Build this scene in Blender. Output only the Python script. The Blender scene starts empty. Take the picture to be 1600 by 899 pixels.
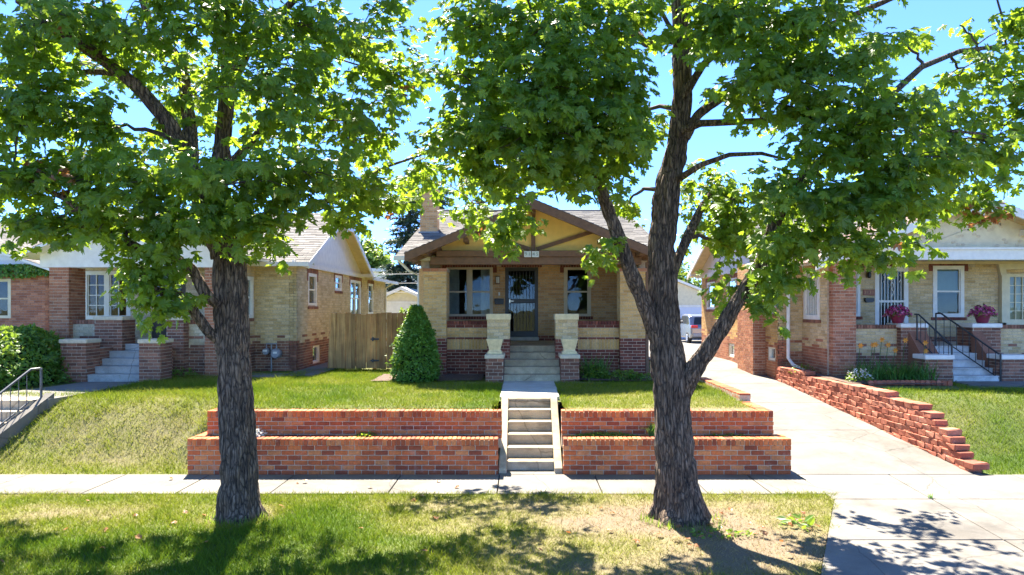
import bpy, math, random
import numpy as np
from mathutils import Vector, Matrix

random.seed(7)
RNG = np.random.default_rng(11)
SC = bpy.context.scene
COL = SC.collection
R = math.radians

# ---------------------------------------------------------------- camera, world, sun, exposure
CAM_H, FOC, PX, PY = 2.64, 1067.0, 815.0, 482.0      # eye height, focal length in photo pixels, principal point / horizon
cam_d = bpy.data.cameras.new('camera')
cam = bpy.data.objects.new('camera', cam_d); COL.objects.link(cam)
cam.location = (0, 0, CAM_H); cam.rotation_euler = (R(90), 0, 0)
cam_d.sensor_width = 36.0; cam_d.lens = FOC / 1600 * 36.0
cam_d.shift_x = -(PX - 800) / 1600; cam_d.shift_y = (PY - 449.5) / 1600
cam_d.clip_end = 3000; cam_d.clip_start = 0.05
SC.camera = cam

SUN_EL, SUN_AZ = 57.0, -16.0                          # azimuth from +Y towards +X
world = bpy.data.worlds.new('World'); SC.world = world; world.use_nodes = True
wn, wl = world.node_tree.nodes, world.node_tree.links
sky = wn.new('ShaderNodeTexSky'); sky.sky_type = 'NISHITA'; sky.sun_disc = False
sky.sun_elevation = R(SUN_EL); sky.sun_rotation = R(SUN_AZ)
sky.altitude = 8000; sky.air_density = 1.0; sky.dust_density = 0.0; sky.ozone_density = 10.0
wn['Background'].inputs['Strength'].default_value = 0.080
wl.new(sky.outputs[0], wn['Background'].inputs['Color'])

sd = bpy.data.lights.new('sun', 'SUN'); sun = bpy.data.objects.new('sun', sd); COL.objects.link(sun)
sd.energy = 2.5; sd.angle = R(0.53); sd.color = (1.0, 0.93, 0.80)
sv = Vector((math.sin(R(SUN_AZ)) * math.cos(R(SUN_EL)), math.cos(R(SUN_AZ)) * math.cos(R(SUN_EL)), math.sin(R(SUN_EL))))
sun.rotation_euler = sv.to_track_quat('Z', 'Y').to_euler(); sun.location = (-6, 20, 40)

vs = SC.view_settings
vs.view_transform = 'Standard'; vs.look = 'None'; vs.gamma = 1.0; vs.use_curve_mapping = False
vs.exposure = 3.32
SC.cycles.max_bounces = 10; SC.cycles.diffuse_bounces = 6; SC.cycles.transparent_max_bounces = 10
SC.cycles.use_denoising = True; SC.cycles.sample_clamp_indirect = 6.0

# ---------------------------------------------------------------- object helpers
WT = {}                                               # world translation of every parent
def link(o, parent=None):
    COL.objects.link(o)
    if parent is not None:
        o.parent = parent
        o.matrix_parent_inverse = Matrix.Translation(-WT.get(parent.name, Vector((0, 0, 0))))
    WT[o.name] = Vector((0, 0, 0))
    return o
def tag(o, label=None, cat=None, group=None, kind=None):
    if label: o['label'] = label
    if cat: o['category'] = cat
    if group: o['group'] = group
    if kind: o['kind'] = kind
    return o
def thing(name, loc, label, cat, group=None):
    o = bpy.data.objects.new(name, None); o.empty_display_size = 0.2
    COL.objects.link(o); o.location = loc; WT[o.name] = Vector(loc)
    return tag(o, label, cat, group)

class MB:
    """collects shapes in world coordinates; build() links them as one mesh object"""
    def __init__(s): s.v = []; s.f = []; s.m = []
    def add(s, vs_, fs_, mi=0):
        n = len(s.v); s.v.extend(vs_); s.f.extend([tuple(i + n for i in f) for f in fs_]); s.m.extend([mi] * len(fs_)); return s
    def box(s, x0, x1, y0, y1, z0, z1, mi=0):
        return s.add([(x0,y0,z0),(x1,y0,z0),(x1,y1,z0),(x0,y1,z0),(x0,y0,z1),(x1,y0,z1),(x1,y1,z1),(x0,y1,z1)],
                     [(0,3,2,1),(4,5,6,7),(0,1,5,4),(1,2,6,5),(2,3,7,6),(3,0,4,7)], mi)
    def hexa(s, p, mi=0):
        return s.add(p, [(0,3,2,1),(4,5,6,7),(0,1,5,4),(1,2,6,5),(2,3,7,6),(3,0,4,7)], mi)
    def fbox(s, fr, u0, u1, d0, d1, z0, z1, mi=0):      # box in a wall frame: u along, d outward
        return s.hexa([fr(u0,d1,z0),fr(u1,d1,z0),fr(u1,d0,z0),fr(u0,d0,z0),fr(u0,d1,z1),fr(u1,d1,z1),fr(u1,d0,z1),fr(u0,d0,z1)], mi)
    def fprism(s, fr, poly, d0, d1, mi=0):               # polygon (u,z) in a wall frame, extruded d0..d1
        n = len(poly)
        vv = [fr(u, d1, z) for u, z in poly] + [fr(u, d0, z) for u, z in poly]
        ff = [tuple(range(n)), tuple(range(2*n-1, n-1, -1))] + [(i, i+n, (i+1) % n + n, (i+1) % n) for i in range(n)]
        return s.add(vv, ff, mi)
    def beam(s, p0, p1, w, h, mi=0, up=(0,0,1)):
        p0 = Vector(p0); p1 = Vector(p1); d = (p1-p0).normalized(); upv = Vector(up)
        a = d.cross(upv)
        if a.length < 1e-4: a = d.cross(Vector((0,1,0)))
        a.normalize(); b = a.cross(d).normalized(); a *= w/2; b *= h/2
        return s.hexa([tuple(q) for q in (p0-a-b, p0+a-b, p1+a-b, p1-a-b, p0-a+b, p0+a+b, p1+a+b, p1-a+b)], mi)
    def tube(s, pts, rad, n=10, mi=0, cap=True):
        pts = [Vector(p) for p in pts]; rings = []; base = len(s.v); prev = None
        for i, p in enumerate(pts):
            d = (pts[min(i+1, len(pts)-1)] - pts[max(i-1, 0)])
            d = d.normalized() if d.length > 1e-6 else Vector((0,0,1))
            if prev is None:
                a = d.cross(Vector((0.13, 1, 0.07))); 
                if a.length < 0.05: a = d.cross(Vector((1, 0, 0)))
            else: a = prev - d * prev.dot(d)
            a.normalize(); prev = a; b = d.cross(a)
            r = rad[i] if hasattr(rad, '__len__') else rad
            s.v.extend([tuple(p + (a*math.cos(t) + b*math.sin(t))*r) for t in (2*math.pi*k/n for k in range(n))])
        for i in range(len(pts)-1):
            for k in range(n):
                q = base + i*n; s.f.append((q+k, q+(k+1) % n, q+n+(k+1) % n, q+n+k)); s.m.append(mi)
        if cap:
            s.f.append(tuple(range(base+n-1, base-1, -1))); s.m.append(mi)
            e = base+(len(pts)-1)*n; s.f.append(tuple(range(e, e+n))); s.m.append(mi)
        return s
    def lathe(s, c, prof, n=20, mi=0, sq=0.0):           # prof: (radius, z)
        base = len(s.v)
        for r, z in prof:
            for k in range(n):
                t = 2*math.pi*k/n; s.v.append((c[0]+r*math.cos(t), c[1]+r*math.sin(t), c[2]+z))
        for i in range(len(prof)-1):
            for k in range(n):
                q = base+i*n; s.f.append((q+k, q+(k+1) % n, q+n+(k+1) % n, q+n+k)); s.m.append(mi)
        s.f.append(tuple(range(base+n-1, base-1, -1))); s.m.append(mi)
        e = base+(len(prof)-1)*n; s.f.append(tuple(range(e, e+n))); s.m.append(mi)
        return s
    def build(s, name, mats, parent=None, smooth=False, bevel=0.0):
        me = bpy.data.meshes.new(name); me.from_pydata(s.v, [], s.f)
        mats = mats if isinstance(mats, (list, tuple)) else [mats]
        for m in mats: me.materials.append(m)
        if len(mats) > 1: me.polygons.foreach_set('material_index', s.m)
        if smooth: me.polygons.foreach_set('use_smooth', [True]*len(s.f))
        me.update()
        o = bpy.data.objects.new(name, me); link(o, parent)
        if bevel > 0:
            b = o.modifiers.new('bevel', 'BEVEL'); b.width = bevel; b.segments = 2; b.limit_method = 'ANGLE'
        return o

def np_mesh(name, verts, faces, mats, parent=None, attrs=None, smooth=False, link_it=True):
    """fast mesh from numpy arrays; faces (n,3) or (n,4)"""
    me = bpy.data.meshes.new(name); k = faces.shape[1]; nf = len(faces)
    me.vertices.add(len(verts)); me.vertices.foreach_set('co', np.asarray(verts, np.float32).ravel())
    me.loops.add(nf*k); me.loops.foreach_set('vertex_index', np.asarray(faces, np.int32).ravel())
    me.polygons.add(nf); me.polygons.foreach_set('loop_start', np.arange(0, nf*k, k, dtype=np.int32))
    try: me.polygons.foreach_set('loop_total', np.full(nf, k, np.int32))
    except Exception: pass
    me.polygons.foreach_set('use_smooth', np.full(nf, smooth))
    for an, av in (attrs or {}).items():
        av = np.asarray(av, np.float32)
        if av.ndim == 1:
            a = me.attributes.new(an, 'FLOAT', 'POINT'); a.data.foreach_set('value', av)
        else:
            if av.shape[1] == 3: av = np.concatenate([av, np.ones((len(av), 1), np.float32)], 1)
            a = me.attributes.new(an, 'FLOAT_COLOR', 'POINT'); a.data.foreach_set('color', av.ravel())
    for m in (mats if isinstance(mats, (list, tuple)) else [mats]): me.materials.append(m)
    me.update(calc_edges=True); me.validate()
    if not link_it: return me
    o = bpy.data.objects.new(name, me); return link(o, parent)

def vnoise(x, y, seed=0):
    """smooth value noise in [0,1]"""
    x = np.asarray(x, float); y = np.asarray(y, float)
    def h(i, j):
        n = np.sin(i*127.1 + j*311.7 + seed*74.7)*43758.5453
        return n - np.floor(n)
    i = np.floor(x); j = np.floor(y); fx = x-i; fy = y-j
    fx = fx*fx*(3-2*fx); fy = fy*fy*(3-2*fy)
    return (h(i,j)*(1-fx)+h(i+1,j)*fx)*(1-fy) + (h(i,j+1)*(1-fx)+h(i+1,j+1)*fx)*fy
def fbm(x, y, seed=0, o=4):
    t = 0; a = 0.5; s = 1.0
    for k in range(o):
        t = t + a*vnoise(np.asarray(x)*s, np.asarray(y)*s, seed+k*13); a *= 0.5; s *= 2.1
    return t/(1-0.5**o)
def sstep(a, b, x):
    t = np.clip((np.asarray(x, float)-a)/(b-a), 0, 1); return t*t*(3-2*t)

# ---------------------------------------------------------------- materials
def nodes(name):
    m = bpy.data.materials.new(name); m.use_nodes = True
    return m, m.node_tree.nodes, m.node_tree.links, m.node_tree.nodes['Principled BSDF']
def ramp(n, cols):
    r = n.new('ShaderNodeValToRGB'); e = r.color_ramp.elements
    while len(e) < len(cols): e.new(0.5)
    for i, c in enumerate(cols):
        p = i/(len(cols)-1) if not isinstance(c[0], tuple) else c[1]
        c = c[0] if isinstance(c[0], tuple) else c
        e[i].position = p; e[i].color = (*c, 1)
    return r
def noise_tex(n, l, scale, detail=6, vec=None, rough=0.6):
    t = n.new('ShaderNodeTexNoise'); t.inputs['Scale'].default_value = scale; t.inputs['Detail'].default_value = detail
    t.inputs['Roughness'].default_value = rough
    if vec is not None: l.new(vec, t.inputs['Vector'])
    return t
def objpos(n): return n.new('ShaderNodeNewGeometry').outputs['Position']
def add_bump(n, l, b, src, strength, dist):
    bp = n.new('ShaderNodeBump'); bp.inputs['Strength'].default_value = strength; bp.inputs['Distance'].default_value = dist
    l.new(src, bp.inputs['Height']); l.new(bp.outputs[0], b.inputs['Normal']); return bp
def mixc(n, l, fac, a, b, mode='MIX'):
    x = n.new('ShaderNodeMix'); x.data_type = 'RGBA'; x.blend_type = mode
    for s, v in ((x.inputs[0], fac), (x.inputs[6], a), (x.inputs[7], b)):
        if isinstance(v, (int, float)): s.default_value = v
        elif isinstance(v, tuple): s.default_value = (*v, 1)
        else: l.new(v, s)
    return x.outputs[2]
def m_plain(name, c, rough=0.6, var=0.12, scale=9.0, metal=0.0, bump=0.0, bscale=60):
    """painted or plain material with slight wear"""
    m, n, l, b = nodes(name); p = objpos(n)
    t = noise_tex(n, l, scale, 7, p)
    lo = tuple(x*(1-var*1.6) for x in c); hi = tuple(min(1, x*(1+var)) for x in c)
    r = ramp(n, [(lo, 0.3), (hi, 0.7)]); l.new(t.outputs['Fac'], r.inputs[0]); l.new(r.outputs[0], b.inputs['Base Color'])
    b.inputs['Roughness'].default_value = rough; b.inputs['Metallic'].default_value = metal
    if bump:
        t2 = noise_tex(n, l, bscale, 5, p); add_bump(n, l, b, t2.outputs['Fac'], bump, 0.01)
    return m
def m_brick(name, cols, per='island', stain=0.35, rough=0.85):
    """fired clay: one tone for each brick, mottling and grime"""
    m, n, l, b = nodes(name); p = objpos(n)
    rnd = n.new('ShaderNodeObjectInfo').outputs['Random'] if per == 'object' else n.new('ShaderNodeNewGeometry').outputs['Random Per Island']
    r = ramp(n, cols); l.new(rnd, r.inputs[0])
    t = noise_tex(n, l, 38, 6, p); r2 = ramp(n, [((0.62,)*3, 0.25), ((1.12, 1.1, 1.06), 0.75)]); l.new(t.outputs['Fac'], r2.inputs[0])
    c = mixc(n, l, 1.0, r.outputs[0], r2.outputs[0], 'MULTIPLY')
    t3 = noise_tex(n, l, 1.7, 5, p); r3 = ramp(n, [((1-stain,)*3, 0.32), ((1.08,)*3, 0.62)]); l.new(t3.outputs['Fac'], r3.inputs[0])
    c = mixc(n, l, 1.0, c, r3.outputs[0], 'MULTIPLY')
    if per == 'object':                                  # salts bleeding out of the wall
        t6 = noise_tex(n, l, 5.0, 8, p, 0.7); r6 = ramp(n, [((0,0,0), 0.56), ((0.32,0.32,0.32), 0.76)]); l.new(t6.outputs['Fac'], r6.inputs[0])
        c = mixc(n, l, r6.outputs[0], c, (0.62,0.52,0.44))
    l.new(c, b.inputs['Base Color']); b.inputs['Roughness'].default_value = rough
    t2 = noise_tex(n, l, 120 if per != 'object' else 60, 6, p); add_bump(n, l, b, t2.outputs['Fac'], 0.5, 0.004)
    return m
def m_concrete(name, c, stain=0.25, scale=1.3, per_obj=True):
    m, n, l, b = nodes(name); p = objpos(n)
    t = noise_tex(n, l, scale, 9, p, 0.65); lo = tuple(x*(1-stain) for x in c); hi = tuple(min(1, x*1.08) for x in c)
    r = ramp(n, [(lo, 0.33), (hi, 0.6)]); l.new(t.outputs['Fac'], r.inputs[0])
    t2 = noise_tex(n, l, 70, 5, p); r2 = ramp(n, [((0.82,)*3, 0.3), ((1.05,)*3, 0.7)]); l.new(t2.outputs['Fac'], r2.inputs[0])
    cc = mixc(n, l, 1.0, r.outputs[0], r2.outputs[0], 'MULTIPLY')
    if per_obj:
        oi = n.new('ShaderNodeObjectInfo'); r4 = ramp(n, [(0.86, 0.85, 0.83), (1.04, 1.03, 1.0)]); l.new(oi.outputs['Random'], r4.inputs[0])
        cc = mixc(n, l, 1.0, cc, r4.outputs[0], 'MULTIPLY')
    vo = n.new('ShaderNodeTexVoronoi'); vo.feature = 'DISTANCE_TO_EDGE'; vo.inputs['Scale'].default_value = 0.55
    wv = noise_tex(n, l, 2.4, 6, p); pv = mixc(n, l, 0.16, p, wv.outputs['Color'], 'ADD'); l.new(pv, vo.inputs['Vector'])
    rc = ramp(n, [((0.45, 0.43, 0.4), 0.0), ((1, 1, 1), 0.006)]); l.new(vo.outputs['Distance'], rc.inputs[0])
    cc = mixc(n, l, 0.85, cc, mixc(n, l, 1.0, cc, rc.outputs[0], 'MULTIPLY'))
    l.new(cc, b.inputs['Base Color']); b.inputs['Roughness'].default_value = 0.9
    t5 = noise_tex(n, l, 0.45, 10, p, 0.75); r5 = ramp(n, [((0.62,0.60,0.57), 0.36), ((1,1,1), 0.5)]); l.new(t5.outputs['Fac'], r5.inputs[0])
    cc = mixc(n, l, 0.9, cc, mixc(n, l, 1.0, cc, r5.outputs[0], 'MULTIPLY')); l.new(cc, b.inputs['Base Color'])
    add_bump(n, l, b, t2.outputs['Fac'], 0.3, 0.006)
    return m
def m_leaf(name, cols, trans=0.45, tcol=(0.35, 0.5, 0.04), rough=0.45, attr='tint', gloss=0.5):
    m, n, l, b = nodes(name)
    a = n.new('ShaderNodeAttribute'); a.attribute_name = attr
    r = ramp(n, cols); l.new(a.outputs['Fac'], r.inputs[0]); l.new(r.outputs[0], b.inputs['Base Color'])
    b.inputs['Roughness'].default_value = rough; b.inputs['Specular IOR Level'].default_value = gloss
    tr = n.new('ShaderNodeBsdfTranslucent'); tc = mixc(n, l, 0.72, r.outputs[0], tcol); l.new(tc, tr.inputs['Color'])
    mx = n.new('ShaderNodeMixShader'); mx.inputs[0].default_value = trans
    l.new(b.outputs[0], mx.inputs[1]); l.new(tr.outputs[0], mx.inputs[2]); l.new(mx.outputs[0], n['Material Output'].inputs[0])
    return m
def m_vcol(name, attr='col', rough=0.8, trans=0.0, grain=0.0):
    m, n, l, b = nodes(name)
    a = n.new('ShaderNodeAttribute'); a.attribute_name = attr; c = a.outputs['Color']
    if grain:
        t = noise_tex(n, l, 55, 6, objpos(n)); r2 = ramp(n, [((1-grain,)*3, 0.3), ((1+grain*0.4,)*3, 0.7)]); l.new(t.outputs['Fac'], r2.inputs[0])
        c = mixc(n, l, 1.0, c, r2.outputs[0], 'MULTIPLY'); add_bump(n, l, b, t.outputs['Fac'], 0.8, 0.02)
    l.new(c, b.inputs['Base Color']); b.inputs['Roughness'].default_value = rough; b.inputs['Specular IOR Level'].default_value = 0.25
    if trans:
        tr = n.new('ShaderNodeBsdfTranslucent'); l.new(c, tr.inputs['Color'])
        mx = n.new('ShaderNodeMixShader'); mx.inputs[0].default_value = trans
        l.new(b.outputs[0], mx.inputs[1]); l.new(tr.outputs[0], mx.inputs[2]); l.new(mx.outputs[0], n['Material Output'].inputs[0])
    return m
def m_glass(name, tint=(0.75, 0.8, 0.8), ior=1.42):
    m, n, l, b = nodes(name); n.remove(b)
    g = n.new('ShaderNodeBsdfGlossy'); g.inputs['Roughness'].default_value = 0.015; g.inputs['Color'].default_value = (0.95, 0.97, 1, 1)
    t = n.new('ShaderNodeBsdfTransparent'); t.inputs['Color'].default_value = (*tint, 1)
    f = n.new('ShaderNodeFresnel'); f.inputs['IOR'].default_value = ior
    wob = noise_tex(n, l, 1.6, 2, objpos(n)); bp = n.new('ShaderNodeBump'); bp.inputs['Strength'].default_value = 0.06; bp.inputs['Distance'].default_value = 0.05
    l.new(wob.outputs['Fac'], bp.inputs['Height']); l.new(bp.outputs[0], g.inputs['Normal'])
    mx = n.new('ShaderNodeMixShader'); k = n.new('ShaderNodeMath'); k.operation = 'MULTIPLY'; k.inputs[1].default_value = 0.45; l.new(f.outputs[0], k.inputs[0]); l.new(k.outputs[0], mx.inputs[0]); l.new(t.outputs[0], mx.inputs[1]); l.new(g.outputs[0], mx.inputs[2])
    l.new(mx.outputs[0], n['Material Output'].inputs[0]); return m
def m_wood(name, c0, c1, vert=True):
    m, n, l, b = nodes(name); p = objpos(n)
    mp = n.new('ShaderNodeMapping'); mp.inputs['Scale'].default_value = (22, 22, 1.2) if vert else (1.2, 22, 22); l.new(p, mp.inputs[0])
    oi = n.new('ShaderNodeObjectInfo'); cb = n.new('ShaderNodeVectorMath'); cb.operation = 'ADD'
    l.new(mp.outputs[0], cb.inputs[0]); l.new(oi.outputs['Random'], cb.inputs[1])
    t = noise_tex(n, l, 1.0, 8, cb.outputs[0]); r = ramp(n, [(c0, 0.3), (c1, 0.65)]); l.new(t.outputs['Fac'], r.inputs[0])
    r4 = ramp(n, [(0.6, 0.58, 0.55), (1.1, 1.05, 1.0)]); l.new(oi.outputs['Random'], r4.inputs[0])
    c = mixc(n, l, 1.0, r.outputs[0], r4.outputs[0], 'MULTIPLY')
    t3 = noise_tex(n, l, 1.4, 4, p); r3 = ramp(n, [((0.6, 0.6, 0.62), 0.35), ((1.05,)*3, 0.65)]); l.new(t3.outputs['Fac'], r3.inputs[0])
    c = mixc(n, l, 1.0, c, r3.outputs[0], 'MULTIPLY')
    l.new(c, b.inputs['Base Color']); b.inputs['Roughness'].default_value = 0.85; add_bump(n, l, b, t.outputs['Fac'], 0.5, 0.01)
    return m
def m_bark(name, c0, c1):
    m, n, l, b = nodes(name); p = objpos(n)
    mp = n.new('ShaderNodeMapping'); mp.inputs['Scale'].default_value = (30, 30, 5.0); l.new(p, mp.inputs[0])
    t = noise_tex(n, l, 1.0, 8, mp.outputs[0], 0.7); r = ramp(n, [(c0, 0.36), (c1, 0.68)]); l.new(t.outputs['Fac'], r.inputs[0])
    t3 = noise_tex(n, l, 3.0, 5, p); r3 = ramp(n, [((0.7, 0.68, 0.66), 0.35), ((1.2, 1.2, 1.22), 0.7)]); l.new(t3.outputs['Fac'], r3.inputs[0])
    l.new(mixc(n, l, 1.0, r.outputs[0], r3.outputs[0], 'MULTIPLY'), b.inputs['Base Color'])
    # plates split by long dark furrows
    mp2 = n.new('ShaderNodeMapping'); mp2.inputs['Scale'].default_value = (26, 26, 4.2); l.new(mixc(n, l, 0.035, p, noise_tex(n, l, 9, 4, p).outputs['Color'], 'ADD'), mp2.inputs[0])
    vo = n.new('ShaderNodeTexVoronoi'); vo.feature = 'DISTANCE_TO_EDGE'; vo.inputs['Scale'].default_value = 1.0; l.new(mp2.outputs[0], vo.inputs['Vector'])
    rv = ramp(n, [((0.28,0.26,0.25), 0.0), ((1.12,1.1,1.08), 0.16)]); l.new(vo.outputs['Distance'], rv.inputs[0])
    base = mixc(n, l, 1.0, r.outputs[0], r3.outputs[0], 'MULTIPLY'); l.new(mixc(n, l, 1.0, base, rv.outputs[0], 'MULTIPLY'), b.inputs['Base Color'])
    mh = n.new('ShaderNodeMath'); mh.operation = 'MINIMUM'; mh.inputs[1].default_value = 0.22; l.new(vo.outputs['Distance'], mh.inputs[0])
    ma = n.new('ShaderNodeMath'); ma.operation = 'MULTIPLY_ADD'; ma.inputs[1].default_value = 3.2; l.new(mh.outputs[0], ma.inputs[0]); l.new(t.outputs['Fac'], ma.inputs[2])
    b.inputs['Roughness'].default_value = 0.95; add_bump(n, l, b, ma.outputs[0], 1.0, 0.028)
    return m

M = {
 'red_obj': m_brick('retaining wall brick', [((0.30,0.065,0.025),0.0), ((0.58,0.130,0.036),0.35), ((0.68,0.185,0.048),0.75), ((0.70,0.26,0.09),1.0)], 'object'),
 'block': m_brick('split face block', [((0.40,0.105,0.055),0.0), ((0.52,0.165,0.085),0.6), ((0.58,0.22,0.13),1.0)], 'object', 0.25),
 'mortar': m_plain('mortar', (0.52,0.42,0.30), 0.95, 0.2, 14, bump=0.4),
 'mortar_dark': m_plain('aged mortar', (0.30,0.24,0.20), 0.95, 0.25, 14, bump=0.4),
 'tan': m_brick('tan brick', [(0.62,0.36,0.12), (0.77,0.48,0.18), (0.81,0.54,0.23)], stain=0.2),
 'buff': m_brick('buff brick', [(0.58,0.40,0.18), (0.74,0.54,0.27), (0.79,0.61,0.35)], stain=0.22),
 'pink': m_brick('pale brick', [(0.60,0.46,0.27), (0.73,0.58,0.36), (0.78,0.65,0.44)], stain=0.2),
 'orange': m_brick('orange tan brick', [(0.56,0.30,0.12), (0.68,0.39,0.16), (0.75,0.47,0.22)], stain=0.15),
 'dark': m_brick('dark red brick', [(0.13,0.032,0.022), (0.24,0.065,0.04), (0.33,0.10,0.06)], stain=0.3),
 'brown_b': m_brick('brown red brick', [(0.19,0.08,0.05), (0.31,0.13,0.075), (0.41,0.18,0.105)], stain=0.3),
 'red_b': m_brick('red brick', [(0.34,0.12,0.06), (0.48,0.19,0.095), (0.57,0.26,0.14)], stain=0.25),
 'shingle': m_brick('grey shingle', [(0.16,0.145,0.13), (0.22,0.205,0.185), (0.28,0.26,0.235)], stain=0.2, rough=0.95),
 'shingle_red': m_brick('reddish shingle', [(0.30,0.20,0.16), (0.38,0.27,0.22), (0.44,0.33,0.27)], stain=0.2, rough=0.95),
 'brown': m_plain('brown trim paint', (0.17,0.085,0.04), 0.55, 0.2, 12, bump=0.1),
 'stucco': m_plain('ochre stucco', (0.84,0.58,0.17), 0.9, 0.06, 5, bump=0.35, bscale=90),
 'white': m_plain('white trim paint', (0.80,0.76,0.67), 0.5, 0.07, 6, bump=0.08),
 'cream': m_plain('cream paint', (0.72,0.63,0.42), 0.7, 0.08, 6, bump=0.15),
 'soffit': m_plain('ochre soffit', (0.62,0.47,0.25), 0.8, 0.1, 5),
 'sand': m_plain('sand cast stone', (0.78,0.62,0.34), 0.85, 0.12, 12, bump=0.3),
 'capstone': m_plain('tan cap stone', (0.66,0.55,0.37), 0.85, 0.12, 12, bump=0.3),
 'frame_tan': m_plain('taupe window paint', (0.62,0.52,0.36), 0.5, 0.06),
 'black': m_plain('black iron paint', (0.018,0.017,0.017), 0.4, 0.2),
 'iron': m_plain('grey iron rail', (0.10,0.105,0.11), 0.45, 0.3, 20, metal=0.5),
 'grey_metal': m_plain('grey meter paint', (0.30,0.31,0.32), 0.5, 0.15, 20, metal=0.3),
 'concrete': m_concrete('sidewalk concrete', (0.20,0.184,0.162)),
 'drive': m_concrete('driveway concrete', (0.198,0.183,0.163), 0.3),
 'step': m_concrete('step concrete', (0.54,0.44,0.30), 0.35, 3.0),
 'grey_step': m_concrete('grey painted step', (0.50,0.48,0.44), 0.15, 3.0),
 'white_step': m_concrete('white painted step', (0.72,0.70,0.66), 0.22, 4.0),
 'fence': m_wood('weathered fence wood', (0.42,0.20,0.065), (0.85,0.50,0.18)),
 'siding': m_plain('white siding', (0.70,0.71,0.72), 0.6, 0.05),
 'glass': m_glass('window glass'),
 'door_glass': m_glass('storm door glass', (0.45,0.47,0.45), 1.6),
 'shade': m_plain('pale green blind', (0.42,0.47,0.38), 0.8, 0.04),
 'screen': m_plain('dark insect screen', (0.09,0.10,0.10), 0.8, 0.1),
 'curtain': m_plain('grey curtain', (0.62,0.60,0.58), 0.9, 0.1),
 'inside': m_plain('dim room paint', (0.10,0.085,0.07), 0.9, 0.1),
 'copper': m_plain('house number copper', (0.28,0.09,0.04), 0.5, 0.2),
 'tile': m_plain('number tile', (0.62,0.66,0.60), 0.35, 0.06),
 'numeral': m_plain('grey green numeral', (0.16,0.22,0.19), 0.5, 0.1),
 'numeral_gold': m_plain('gold numeral', (0.52,0.27,0.09), 0.4, 0.1),
 'soil': m_plain('garden soil', (0.115,0.082,0.06), 1.0, 0.4, 20, bump=0.9),
 'mulch': m_plain('wood mulch', (0.14,0.09,0.065), 1.0, 0.4, 40, bump=1.0),
 'bark': m_bark('maple bark', (0.055,0.036,0.023), (0.32,0.225,0.15)),
 'twig': m_plain('twig bark', (0.075,0.055,0.042), 0.9, 0.3, 30),
 'maple': m_leaf('maple leaf', [((0.03,0.085,0.012),0.0), ((0.07,0.155,0.016),0.35), ((0.12,0.22,0.018),0.7), ((0.22,0.31,0.026),1.0)], 0.54, (0.40,0.55,0.028), 0.42, gloss=0.5),
 'dead_leaf': m_leaf('dead leaf', [(0.28,0.10,0.035), (0.42,0.19,0.07)], 0.3, (0.5,0.2,0.05)),
 'shrub': m_leaf('shrub leaf', [(0.03,0.10,0.012), (0.085,0.21,0.02), (0.17,0.31,0.03)], 0.25, (0.35,0.5,0.05)),
 'hedge': m_leaf('hedge leaf', [(0.03,0.085,0.012), (0.09,0.19,0.02), (0.20,0.31,0.03)], 0.4, (0.4,0.55,0.04)),
 'lily': m_leaf('strap leaf', [(0.025,0.09,0.015), (0.07,0.19,0.03), (0.13,0.27,0.06)], 0.35, (0.3,0.5,0.05)),
 'spruce': m_leaf('spruce needles', [(0.018,0.040,0.026), (0.04,0.075,0.045), (0.07,0.115,0.065)], 0.15, (0.15,0.25,0.06)),
 'far_leaf': m_leaf('distant foliage', [(0.03,0.09,0.02), (0.08,0.17,0.03), (0.15,0.25,0.04)], 0.35, (0.4,0.5,0.05)),
 'core': m_plain('near black green', (0.012,0.022,0.008), 1.0, 0.2),  # near-black green for the filler added inside shrubs, also for dark flowers
 'orange_petal': m_leaf('orange petal', [(0.75,0.26,0.02), (0.85,0.36,0.03)], 0.3, (0.9,0.4,0.05)),
 'pink_petal': m_leaf('pink petal', [(0.28,0.02,0.12), (0.55,0.06,0.22), (0.75,0.22,0.42)], 0.3, (0.8,0.2,0.4)),
 'white_petal': m_leaf('white petal', [(0.6,0.62,0.55), (0.8,0.8,0.75)], 0.3, (0.8,0.8,0.7)),
 'pot': m_plain('maroon pot glaze', (0.22,0.03,0.06), 0.35, 0.15),
 'lamp_glass': m_plain('frosted lamp glass', (0.75,0.72,0.62), 0.4, 0.05),
 'grass': m_vcol('grass blades', trans=0.35),
 'ground': m_vcol('lawn ground', rough=1.0, grain=0.35),
 'asphalt': m_plain('asphalt', (0.11,0.105,0.10), 0.95, 0.2, 30, bump=0.4),
 'earth': m_plain('yard ground', (0.16,0.17,0.06), 1.0, 0.3, 3),
 'car': m_plain('silver car paint', (0.30,0.31,0.33), 0.25, 0.03, 3, metal=0.6),
 'car_glass': m_plain('dark car glass', (0.02,0.025,0.03), 0.08, 0.1),
 'tyre': m_plain('tyre rubber', (0.02,0.02,0.02), 0.9, 0.2),
 'alloy': m_plain('alloy rim', (0.5,0.5,0.52), 0.35, 0.05, metal=0.9),
 'tail': m_plain('red tail lamp', (0.55,0.02,0.03), 0.2, 0.05),
 'garage_door': m_plain('pale garage door', (0.62,0.65,0.72), 0.5, 0.03),
 'wire': m_plain('cable sheath', (0.25,0.25,0.25), 0.6, 0.1),
 'brass': m_plain('door hardware', (0.55,0.50,0.42), 0.3, 0.1, metal=0.9),
}
# ---------------------------------------------------------------- wall frames and builders
def FRONT(Y): return lambda u, d, z: (u, Y - d, z)            # faces the street
def WEST(X): return lambda u, d, z: (X - d, u, z)             # faces -X, u runs along Y
def EAST(X): return lambda u, d, z: (X + d, u, z)
def shift_fr(fr, u0, d0=0): return lambda u, d, z: fr(u + u0, d + d0, z)

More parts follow.
